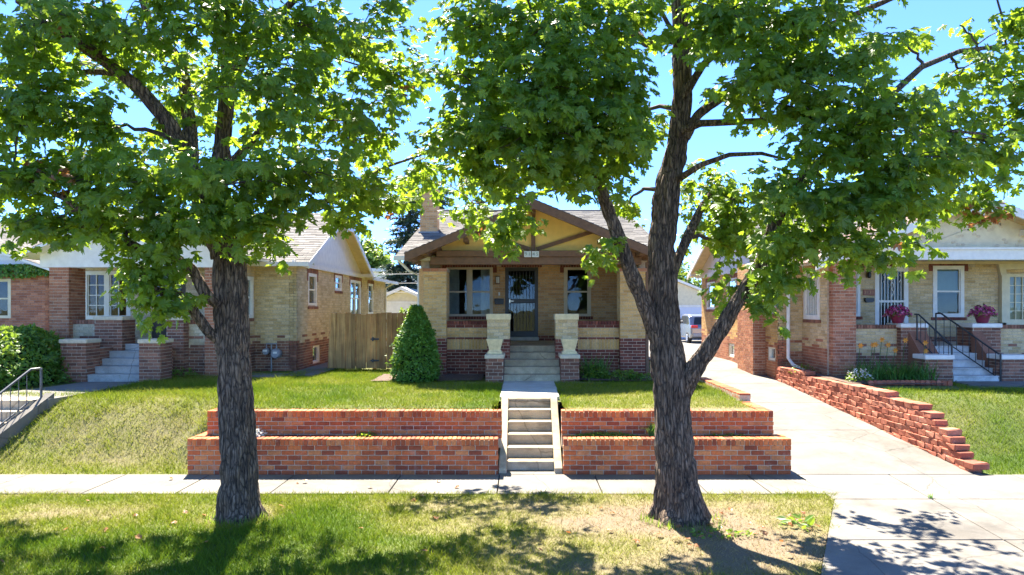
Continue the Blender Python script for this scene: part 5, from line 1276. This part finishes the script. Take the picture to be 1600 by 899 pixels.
L1 = [lobe(*a) for a in [
 (60,40,7.4,120,70,48),(190,50,7.9,110,60,34),(330,40,7.8,110,80,44),(450,40,8.2,110,70,44),(560,60,8.8,95,70,40),(610,120,9.2,60,55,22),
 (40,160,7.6,110,70,46),(150,200,7.9,100,50,28),(310,150,8.9,80,70,20),(430,150,7.9,110,75,44),(540,190,8.6,95,65,40),(590,230,9.6,50,30,9),
 (20,270,7.8,100,60,38),(130,275,8.0,100,55,36),(250,290,7.6,90,55,34),(350,290,7.4,90,55,36),(450,270,7.9,95,60,40),(540,290,9.0,65,38,16),
 (60,350,7.9,85,38,28),(170,345,7.8,85,45,28),(290,350,7.5,75,40,26),(400,345,7.8,60,36,16),(510,335,9.2,60,22,8),(590,318,9.7,60,24,14),
 (230,420,7.9,60,38,22),(255,470,8.1,42,34,13),(220,450,8.2,40,28,8),(430,385,8.6,36,16,5),
 (100,100,10.2,150,90,34),(300,120,10.4,150,90,34),(470,130,10.6,130,90,30),(150,260,10.4,150,70,28),(400,280,10.3,120,60,24),
 (60,-120,8,160,90,44),(260,-140,8.2,160,90,44),(450,-120,8.4,150,90,40),(590,-60,8.8,90,60,26),(150,-320,8.6,200,110,44),(400,-320,8.8,200,110,44),(280,-480,9,180,90,34),
 (660,262,10.3,40,22,9),(700,240,10.3,35,25,8),(-90,100,7.6,110,120,44),(-120,280,8.0,100,80,30),
]]
maple_tree('maple_tree', P(374,812,D1), 'slimmer maple with the straight trunk, rooted in the verge before the pale brick bungalow', tr, limbs1, L1, 4,
           dead=[(P(50,268,7.6), 22), (P(104,280,7.6), 14), (P(82,38,7.2), 8), (P(615,330,9.7), 8), (P(634,140,9.2), 6)])

# ---------------------------------------------------------------- thicker maple
D2 = 8.6
tr = ([P(1062,818,D2), P(1061,785,D2), P(1056,740,D2), P(1050,650,D2), P(1047,590,D2), P(1040,530,D2), P(1036,460,D2), P(1034,380,D2), P(1042,300,D2+0.05), P(1058,230,D2+0.1), P(1067,150,D2+0.15), P(1066,60,D2+0.2), P(1062,-60,D2+0.2), P(1060,-200,D2+0.2)],
      [0.40, 0.30, 0.25, 0.225, 0.23, 0.20, 0.17, 0.162, 0.162, 0.135, 0.115, 0.12, 0.10, 0.05])
limbs2 = [
 ([P(1060,612,D2-0.02), P(1078,585,D2-0.1), P(1105,548,D2-0.2), P(1140,492,D2-0.35), P(1185,420,D2-0.5), P(1215,340,D2-0.6), P(1262,270,D2-0.7), P(1330,215,D2-0.85), P(1370,180,D2-0.9)], [0.15,0.12,0.098,0.09,0.078,0.07,0.062,0.05,0.03]),
 ([P(1036,552,D2-0.02), P(1010,482,D2-0.12), P(985,425,D2-0.25), P(958,350,D2-0.35), P(935,285,D2-0.45), P(905,210,D2-0.5), P(880,130,D2-0.5)], [0.11,0.095,0.088,0.08,0.07,0.05,0.03]),
 ([P(1046,440,D2+0.05), P(1070,380,D2+0.2), P(1096,325,D2+0.45), P(1120,290,D2+0.6)], [0.07,0.065,0.05,0.03]),
 ([P(1070,215,D2+0.05), P(1090,180,D2), P(1165,125,D2-0.1), P(1230,75,D2-0.2), P(1300,38,D2-0.3), P(1400,-5,D2-0.5), P(1470,-40,D2-0.6)], [0.07,0.055,0.05,0.045,0.035,0.028,0.02]),
 ([P(1065,205,D2), P(1095,193,D2-0.1), P(1170,190,D2-0.3), P(1255,185,D2-0.5), P(1350,192,D2-0.7), P(1440,200,D2-0.9), P(1540,210,D2-1.0)], [0.05,0.045,0.038,0.032,0.028,0.02,0.012]),
 ([P(1060,280,D2-0.1), P(1095,258,D2-0.3), P(1140,242,D2-0.4), P(1190,240,D2-0.5), P(1230,250,D2-0.6)], [0.045,0.035,0.028,0.022,0.012]),
 ([P(1068,150,D2), P(1100,100,D2-0.2), P(1150,58,D2-0.4), P(1200,20,D2-0.6)], [0.06,0.045,0.035,0.02]),
 ([P(1060,60,D2), P(1010,70,D2+0.3), P(985,40,D2+0.5), P(960,-20,D2+0.6)], [0.06,0.05,0.04,0.02]),
 ([P(1290,250,D2-0.75), P(1380,160,D2-0.6), P(1440,105,D2-0.4), P(1500,80,D2-0.2), P(1600,68,D2)], [0.045,0.04,0.035,0.03,0.02]),
 ([P(930,280,D2-0.4), P(870,295,D2+0.1), P(810,310,D2+0.6), P(740,318,D2+1.2)], [0.03,0.022,0.016,0.01]),
 ([P(1340,210,D2-0.8), P(1420,215,D2-0.4), P(1500,218,D2), P(1590,215,D2+0.3)], [0.03,0.025,0.02,0.012]),
]
L2 = [lobe(*a) for a in [
 (760,40,7.6,75,60,34),(860,50,7.3,100,70,46),(960,40,7.6,80,60,32),(740,130,7.7,65,55,28),(840,140,7.1,90,60,44),(940,130,7.3,80,55,36),
 (740,205,7.7,72,42,30),(840,215,7.2,90,50,42),(930,215,7.3,75,50,36),(990,190,7.9,45,55,16),(780,270,8.0,70,32,24),(870,262,7.5,70,32,24),(950,258,7.6,50,30,14),
 (790,300,9.6,60,24,14),(720,285,12.4,80,32,24),(650,280,12.2,60,28,16),(800,345,8.4,36,30,11),(775,372,8.4,26,20,6),(940,395,8.2,26,22,7),(980,320,9.6,35,22,6),(760,330,10.4,60,16,9),
 (1130,30,7.6,90,55,40),(1240,40,7.5,100,55,38),(1200,110,7.5,90,50,34),(1300,120,7.3,95,60,40),(1250,170,7.4,80,42,26),(1390,180,7.2,90,55,34),(1330,240,7.4,90,45,30),(1420,250,7.3,75,48,28),
 (1150,10,9.6,110,50,24),(1100,40,9.8,70,50,12),(1330,60,8.8,70,40,10),
 (1130,290,9.4,60,40,18),(1170,330,9.2,90,50,32),(1140,380,9.2,60,36,18),(1260,310,7.6,95,48,36),(1350,315,7.4,90,46,28),(1420,320,7.4,60,44,16),(1250,380,7.7,70,40,26),(1330,385,7.6,56,36,13),(1400,385,7.8,40,28,6),
 (1220,435,7.8,38,40,12),(1195,480,8.0,24,34,7),(1150,450,9.0,40,26,7),(1090,350,10.0,40,40,10),
 (1480,180,7.8,70,60,16),(1540,230,7.9,75,45,20),(1570,120,8.2,70,55,18),(1500,120,8.4,60,35,10),(1470,270,7.8,60,40,16),(1540,300,8.4,50,26,9),(1500,40,8.6,90,22,6),(1590,40,8.4,50,40,12),(1400,60,8.4,60,30,7),(1620,180,8.0,80,90,26),(1480,330,8.6,40,20,6),
 (800,-70,7.6,150,70,44),(1000,-60,7.8,150,70,40),(1200,-70,7.6,150,70,44),(1400,-80,8.0,150,60,30),(1560,-60,8.4,110,60,20),(880,-230,8.2,180,100,44),(1120,-230,8.2,180,100,44),(1340,-220,8.4,170,100,36),(1060,-400,8.5,220,100,44),
 (860,120,9.8,120,80,26),(960,200,9.9,80,70,14),(790,200,10.0,90,70,20),(1340,200,9.8,130,80,18),(1230,330,10.4,110,50,18),
]]
maple_tree('maple_tree', P(1062,815,D2), 'thick forked maple rooted in the verge beside the driveway, low limb over the concrete', tr, limbs2, L2, 9,
           dead=[(P(1512,322,8.4), 12), (P(1530,335,8.4), 20), (P(1555,335,8.4), 16), (P(1495,310,8.4), 5), (P(758,355,10.2), 8), (P(1410,392,7.6), 5)])

# ---------------------------------------------------------------- shrubs and garden plants
def shrub(name, base, label, cat, shape, n, leaf, mat, tmpl=OVAL, core=True, seed=1, tintf=None):
    """leafy body: shape(theta, f) -> radius at height fraction f; leaves over the surface"""
    rng = np.random.default_rng(seed); t = thing(name, base, label, cat); b = np.array(base); Hh = shape('h')
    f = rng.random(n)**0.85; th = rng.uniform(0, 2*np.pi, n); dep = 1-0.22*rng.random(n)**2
    r = np.array([shape(a, q) for a, q in zip(th, f)])*dep*(0.72+0.56*fbm(th*2.2, f*6, seed, 4))*(1+0.25*(rng.random(n) > 0.985))
    pos = b+np.stack([r*np.cos(th), r*np.sin(th), f*Hh], 1)
    out = np.stack([np.cos(th), np.sin(th), 0.25+0*th], 1)
    nrm = out*0.6+np.array((0, 0, 0.5))+rng.normal(0, 0.45, (n, 3)); tip = out*0.7+np.array((0, 0, 0.5))+rng.normal(0, 0.5, (n, 3))
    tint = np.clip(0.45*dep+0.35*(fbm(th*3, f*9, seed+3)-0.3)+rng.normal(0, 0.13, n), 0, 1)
    scatter('foliage', *tmpl, pos, nrm, tip, leaf*rng.uniform(0.6, 1.3, n), tint, M[mat], t)['kind'] = 'stuff'
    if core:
        mb = MB(); mb.lathe(tuple(b), [(max(0.02, shape(0, q)*0.72), q*Hh*0.96) for q in np.linspace(0.0, 1.0, 9)], 14); mb.build('solid_core', M['core'], t)  # solid dark core, added to keep the foliage from being see-through
    return t
cone = lambda a, f=None: 1.68 if a == 'h' else (0.56*(1-f**1.7*0.86)*(0.86+0.14*min(1, f*9)))
shrub('conical_shrub', (-2.36, 15.3, 1.0), 'dense green conical evergreen shrub between the fence and the porch', 'shrub', cone, 11000, 0.07, 'shrub', seed=3)
dome = lambda a, f=None: 1.25 if a == 'h' else 1.25*math.sqrt(max(0.0, 1-(f*0.93)**2))
shrub('leafy_shrub', (-11.3, 15.0, 0.95), 'sprawling leafy shrub in front of the red brick house and porch', 'shrub', dome, 9000, 0.10, 'hedge', seed=4)
dome2 = lambda a, f=None: 1.0 if a == 'h' else 0.8*math.sqrt(max(0.0, 1-(f*0.93)**2))
shrub('leafy_shrub', (-3.3, 19.6, 1.0), 'lime green bush peeking over the wooden fence', 'shrub', lambda a, f=None: 1.62 if a == 'h' else 0.42*math.sqrt(max(0, 1-(f*0.95)**2)), 1500, 0.08, 'hedge', seed=5)

def strap_plant(name, base, label, n, length, spread, mat='lily', wid=0.022, seed=1, cat='plant', ell=(1, 1), up=1.0, thing_=None):
    """tuft of arching strap leaves"""
    rng = np.random.default_rng(seed); t = thing_ or thing(name, base, label, cat); V = []; F = []; tint = []
    for k in range(n):
        a = rng.uniform(0, 2*np.pi); rr = spread*math.sqrt(rng.random()); bx, by = base[0]+rr*math.cos(a)*ell[0], base[1]+rr*math.sin(a)*ell[1]
        b = rng.uniform(0, 2*np.pi); L = length*rng.uniform(0.55, 1.15); w = wid*rng.uniform(0.6, 1.2); q0 = len(V); tt = rng.random()
        dx, dy = math.cos(b), math.sin(b); out = rng.uniform(0.35, 1.0)
        for j in range(6):
            f = j/5; h = L*up*(f-0.62*f*f*out); o = L*0.75*out*f**1.4; ww = w*(1-f**2.2)*0.5+0.0005
            c = (bx+dx*o, by+dy*o, base[2]+h)
            V += [(c[0]-dy*ww, c[1]+dx*ww, c[2]), (c[0]+dy*ww, c[1]-dx*ww, c[2]+0.001)]; tint += [tt, tt]
            if j: F.append((q0+2*j-2, q0+2*j-1, q0+2*j+1, q0+2*j))
    o = np_mesh('leaves', np.array(V), np.array(F), M[mat], t, {'tint': np.array(tint)}); o['kind'] = 'stuff'; return t
def leaf_mound(name, base, label, n, rad, h, leaf, mat, seed=1, tmpl=OVAL, cat='plant', thing_=None, ell=(1, 1), part='leaves'):
    rng = np.random.default_rng(seed); t = thing_ or thing(name, base, label, cat)
    a = rng.uniform(0, 2*np.pi, n); r = rad*np.sqrt(rng.random(n)); z = h*np.sqrt(np.maximum(0, 1-(r/rad)**2))*(0.35+0.65*rng.random(n))
    pos = np.array(base)+np.stack([r*np.cos(a)*ell[0], r*np.sin(a)*ell[1], z], 1)
    nrm = np.array((0, 0, 0.8))+rng.normal(0, 0.5, (n, 3)); tip = np.stack([np.cos(a), np.sin(a), -0.1+0*a], 1)+rng.normal(0, 0.5, (n, 3))
    o = scatter(part, *tmpl, pos, nrm, tip, leaf*rng.uniform(0.6, 1.3, n), rng.random(n), M[mat], t); o['kind'] = 'stuff'; return t

# bed beside the porch steps
t = strap_plant('daylily_plant', (1.72, 15.75, 1.02), 'tall arching green plant beside the porch pedestal', 150, 0.75, 0.28, seed=2, wid=0.025)
leaf_mound('', (1.55, 15.6, 1.02), '', 260, 0.42, 0.32, 0.09, 'hedge', 3, thing_=t, part='leaf_mound')
leaf_mound('ground_cover', (2.25, 15.55, 1.03), 'low dark green ground cover at the foot of the bungalow wall', 500, 0.5, 0.22, 0.075, 'hedge', 4, ell=(1.1, 0.6))
leaf_mound('ground_cover', (2.85, 15.4, 1.03), 'pale silvery green ground cover near the thick maple trunk', 380, 0.42, 0.14, 0.06, 'shrub', 5, ell=(1.2, 0.6))
# bed of the yellow brick bungalow
for i, (x, y, lb) in enumerate(((7.75, 15.4, 'orange flowering daylily clump at the driveway end of its bed'), (8.35, 15.35, 'orange flowering daylily clump in the middle of its bed'), (8.85, 15.25, 'orange flowering daylily clump beside the white capped pedestal'))):
    t = strap_plant('daylily_plant', (x, y, 1.03), lb, 190, 0.62, 0.36, seed=20+i)
    rr = random.Random(i)
    for k in range(3):
        fx_, fy_ = x+rr.uniform(-0.28, 0.28), y+rr.uniform(-0.1, 0.3); hz = rr.uniform(0.62, 0.98)
        MB().tube([(fx_, fy_, 1.05), (fx_+0.03, fy_, 1.05+hz*0.5), (fx_+0.06, fy_-0.03, 1.03+hz)], 0.006, 5).build('stalk', M['lily'], t)
        c = np.array((fx_+0.06, fy_-0.03, 1.03+hz)); a = np.arange(6)*math.pi/3
        d = np.stack([np.cos(a), -0.35+0*a, np.sin(a)], 1)
        scatter('flower', *OVAL, np.repeat(c[None], 6, 0), np.stack([np.cos(a)*-0.3, -1+0*a, np.sin(a)*-0.3], 1), d, np.full(6, 0.075), np.random.default_rng(k).random(6), M['orange_petal'], t)
t = leaf_mound('flowering_plant', (7.36, 14.9, 1.03), 'low white flowering plant at the top of the red block wall', 260, 0.26, 0.26, 0.06, 'hedge', 8)
leaf_mound('', (7.36, 14.88, 1.12), '', 120, 0.24, 0.24, 0.05, 'white_petal', 9, thing_=t, part='flowers')
leaf_mound('', (7.42, 15.9, 1.02), '', 0, 0.1, 0.1, 0.05, 'hedge', 9, thing_=t) if False else None
t = thing('scalloped_edging', (8.2, 14.6, 1.0), 'low scalloped reddish edging stones in front of the daylily bed', 'garden edging')
for k in range(17):
    x = 7.45+k*0.105; y = 14.55+0.10*math.sin(k*0.2)
    poly = [(x-0.05, 0.99), (x+0.05, 0.99)]+[(x+0.05*math.cos(a), 1.065+0.035*math.sin(a)) for a in [i*math.pi/5 for i in range(6)]]
    MB().fprism(FRONT(y), poly, -0.05, 0.0).build('edging_stone', M['block'], t)
leaf_mound('ground_cover', (6.95, 16.9, 1.04), 'small green weeds at the corner of the yellow brick wall', 120, 0.3, 0.22, 0.06, 'hedge', 18)
# potted petunias
for x, y, lb in ((9.02+0.02, 16.42, 'pink petunias in a maroon pot on the white capped pier beside the scrolled door'), (11.08, 16.42, 'pink petunias in a maroon pot on the white capped pier near the cream window')):
    t = thing('flower_pot', (x, y, 2.285), lb, 'flower pot')
    MB().lathe((x, y, 2.282), [(0.10,0),(0.12,0.02),(0.165,0.17),(0.175,0.18),(0.175,0.20),(0.15,0.2),(0.14,0.16)], 20).build('pot', M['pot'], t, smooth=True)
    leaf_mound('', (x, y, 2.43), '', 260, 0.27, 0.22, 0.06, 'hedge', 31, thing_=t)
    leaf_mound('', (x, y-0.02, 2.44), '', 330, 0.29, 0.28, 0.055, 'pink_petal', 32, tmpl=STAR, thing_=t, part='flowers')
    leaf_mound('', (x, y, 2.54), '', 60, 0.16, 0.22, 0.05, 'core', 33, tmpl=STAR, thing_=t, part='dark_flowers')
# tufts in the planter tiers and on the verge
leaf_mound('silvery_plant', (-4.33, 11.08, 0.55), 'pale silvery plant in the planter beside the slim trunk', 160, 0.15, 0.15, 0.05, 'white_petal', 41)
leaf_mound('weed', (-2.52, 11.10, 0.55), 'small yellow green weed in the long planter', 120, 0.18, 0.07, 0.05, 'hedge', 42)
leaf_mound('ground_cover', (1.35, 11.1, 0.545), 'low green ground cover in the short planter beside the stairs', 700, 0.55, 0.08, 0.035, 'shrub', 43, ell=(1.0, 0.2))
strap_plant('grass_tuft', (2.12, 11.1, 0.55), 'pale arching grass tuft in the short planter beside the thick trunk', 60, 0.34, 0.05, seed=44, wid=0.012)
leaf_mound('weed', (3.35, 11.1, 0.55), 'small green weeds in the short planter near the driveway', 140, 0.35, 0.06, 0.04, 'hedge', 45, ell=(1.0, 0.25))
leaf_mound('weed', (3.32, 8.25, 0.01), 'broad-leaved green weed on the dry verge by the driveway', 22, 0.17, 0.10, 0.12, 'hedge', 46)
leaf_mound('weed', (2.35, 7.95, 0.01), 'dark green weed patch on the dry verge below the thick trunk', 90, 0.3, 0.06, 0.06, 'hedge', 47, ell=(1.2, 0.5))
strap_plant('grass_tuft', (5.66, 9.45, 0.01), 'tiny grass tuft growing in the driveway joint', 22, 0.10, 0.03, seed=48, wid=0.008)
leaf_mound('weed', (-7.95, 15.95, 1.02), 'dark leafy weed at the foot of the neighbouring porch', 200, 0.35, 0.25, 0.07, 'hedge', 49)
for i, (x, y, r_, lb) in enumerate(((-3.56, 8.50, 0.30, 'ring of unmown grass at the foot of the slimmer maple'), (2.0, 8.45, 0.40, 'ring of unmown grass at the foot of the thick forked maple'))):
    t = thing('grass_tuft', (x, y, 0), lb, 'grass'); rng = np.random.default_rng(70+i); V = []; F = []; tt = []
    for k in range(170):
        a = rng.uniform(math.pi*0.95, math.pi*2.05); rr = r_*rng.uniform(0.95, 1.35); bx, by = x+rr*math.cos(a), y+0.1+rr*math.sin(a); b = rng.uniform(0, 6.3); h = rng.uniform(0.05, 0.13); o = rng.uniform(0.02, 0.08); q = len(V)
        V += [(bx-0.005*math.sin(b), by+0.005*math.cos(b), 0), (bx+0.005*math.sin(b), by-0.005*math.cos(b), 0), (bx+o*math.cos(b), by+o*math.sin(b), h)]; F.append((q, q+1, q+2)); tt += [rng.random()]*3
    np_mesh('blades', np.array(V), np.array(F), M['hedge'], t, {'tint': np.array(tt)})['kind'] = 'stuff'
rng = np.random.default_rng(90); n = 70; fx_ = np.concatenate([rng.normal(2.3, 0.9, 40), rng.uniform(-6.5, 4, 30)]); fy_ = np.concatenate([rng.normal(8.0, 0.5, 40), rng.uniform(6.6, 10.6, 30)])
ok = fx_ < apron_edge(fy_)-0.1; fx_, fy_ = fx_[ok], fy_[ok]; n = len(fx_)
tag(scatter('fallen_leaves', MAPLES, MAPLE[1], np.stack([fx_, fy_, np.full(n, 0.045)], 1), np.array((0, 0, 1.0))+rng.normal(0, 0.3, (n, 3)), rng.normal(0, 1, (n, 3)), rng.uniform(0.05, 0.09, n), rng.random(n), M['dead_leaf']), 'dry brown fallen leaves scattered on the verge and sidewalk', 'leaves', kind='stuff')
# ivy along the eave of the red brick house
rng = np.random.default_rng(50); n = 2600; u = rng.uniform(-20, -13.5, n); dr_ = rng.random(n)**1.6*0.36
pos = np.stack([u, 19.85-rng.random(n)*0.12, 3.86-dr_*(0.6+0.8*fbm(u*1.7, u*0, 5))+0.05], 1)
t = thing('ivy', (-15, 19.85, 3.6), 'dark ivy trailing along the eave under the white siding', 'ivy')
scatter('leaves', *STAR, pos, np.array((0, -0.8, 0.5))+rng.normal(0, 0.4, (n, 3)), np.array((0, 0, -1.0))+rng.normal(0, 0.5, (n, 3)), np.full(n, 0.085), rng.random(n), M['shrub'], t)['kind'] = 'stuff'

# ---------------------------------------------------------------- background trees
def conifer(base, h, r, label, seed):
    rng = np.random.default_rng(seed); t = thing('spruce_tree', base, label, 'tree', None); b = np.array(base)
    MB().tube([tuple(b), tuple(b+np.array((0,0,h*0.95)))], [0.22, 0.03], 8).build('trunk', M['twig'], t)
    P_, N_, T_, S_ = [], [], [], []; nb = int(h*16); mb = MB()
    for k in range(nb):
        f = (k+rng.random())/nb; z = h*(0.10+0.9*f); L = r*(1-f)**0.8*rng.uniform(0.7, 1.15)+0.12; a = rng.uniform(0, 2*np.pi)
        d = np.array((math.cos(a), math.sin(a), -0.12)); m = int(L*55)+8; q = rng.random(m)**0.7
        s0 = b+np.array((0, 0, z)); mb.tube([tuple(s0), tuple(s0+d*L)], [0.025, 0.006], 4, cap=False)
        side = np.array((-math.sin(a), math.cos(a), 0)); sp = rng.normal(0, 0.20, m)*L*q
        pos = s0+d*(q*L)[:, None]+side*sp[:, None]+np.stack([0*q, 0*q, -0.10*np.abs(sp)-0.14*rng.random(m)], 1)
        P_.append(pos); N_.append(np.array((0, 0, 1))+rng.normal(0, 0.5, (m, 3))); T_.append(d*0.8+side*np.sign(sp)[:, None]*0.7+np.array((0, 0, -0.35))+rng.normal(0, 0.25, (m, 3)))
    mb.build('branches', M['twig'], t)['kind'] = 'stuff'
    pos = np.concatenate(P_); n = len(pos)
    tm = (np.array([(-0.18,0,0),(0.18,0,0),(0.10,0.6,0.03),(0,1,-0.05),(-0.10,0.6,0.03)], float), np.array([(0,1,2),(0,2,4),(4,2,3)]))
    scatter('crown', *tm, pos, np.concatenate(N_), np.concatenate(T_), rng.uniform(0.18, 0.36, n), rng.random(n), M['spruce'], t)['kind'] = 'stuff'
def leafy_tree(base, h, r, label, seed, n=5000, leaf=0.28):
    rng = np.random.default_rng(seed); t = thing('leafy_tree', base, label, 'tree'); b = np.array(base)
    MB().tube([tuple(b), tuple(b+np.array((0.1,0,h*0.45))), tuple(b+np.array((0,0,h*0.8)))], [0.25, 0.18, 0.05], 8).build('trunk', M['twig'], t)
    cl = rng.normal(0, 1, (26, 3)); cl /= np.linalg.norm(cl, axis=1, keepdims=True); cl = b+np.array((0, 0, h*0.66))+cl*np.array((r, r, h*0.32))*rng.uniform(0.4, 0.95, (26, 1))
    i = rng.integers(0, 26, n); u = rng.normal(0, 1, (n, 3)); u /= np.linalg.norm(u, axis=1, keepdims=True); pos = cl[i]+u*r*0.42*rng.random((n, 1))**0.4
    scatter('crown', *STAR, pos, np.array((0, 0, 0.7))+rng.normal(0, 0.5, (n, 3)), u+rng.normal(0, 0.4, (n, 3)), leaf*rng.uniform(0.6, 1.2, n), np.clip(rng.normal(0.45, 0.2, n), 0, 1), M['far_leaf'], t)['kind'] = 'stuff'
conifer((-6.6, 40, 0.7), 10.0, 2.4, 'tall dark spruce behind the chimney and the cream garage', 61)
conifer((-4.3, 37, 0.7), 8.6, 1.9, 'dark spruce just behind the brick chimney', 62)
leafy_tree((-11.2, 48, 0.7), 6.6, 2.0, 'light green tree behind the white clipped gable', 63)
leafy_tree((32, 44, 0.6), 8.2, 3.0, 'leafy tree behind the cream porch gable, by the picture edge', 64)
leafy_tree((13.6, 60, 0.6), 6.5, 2.4, 'hazy green tree behind the far garage', 65, 3500)
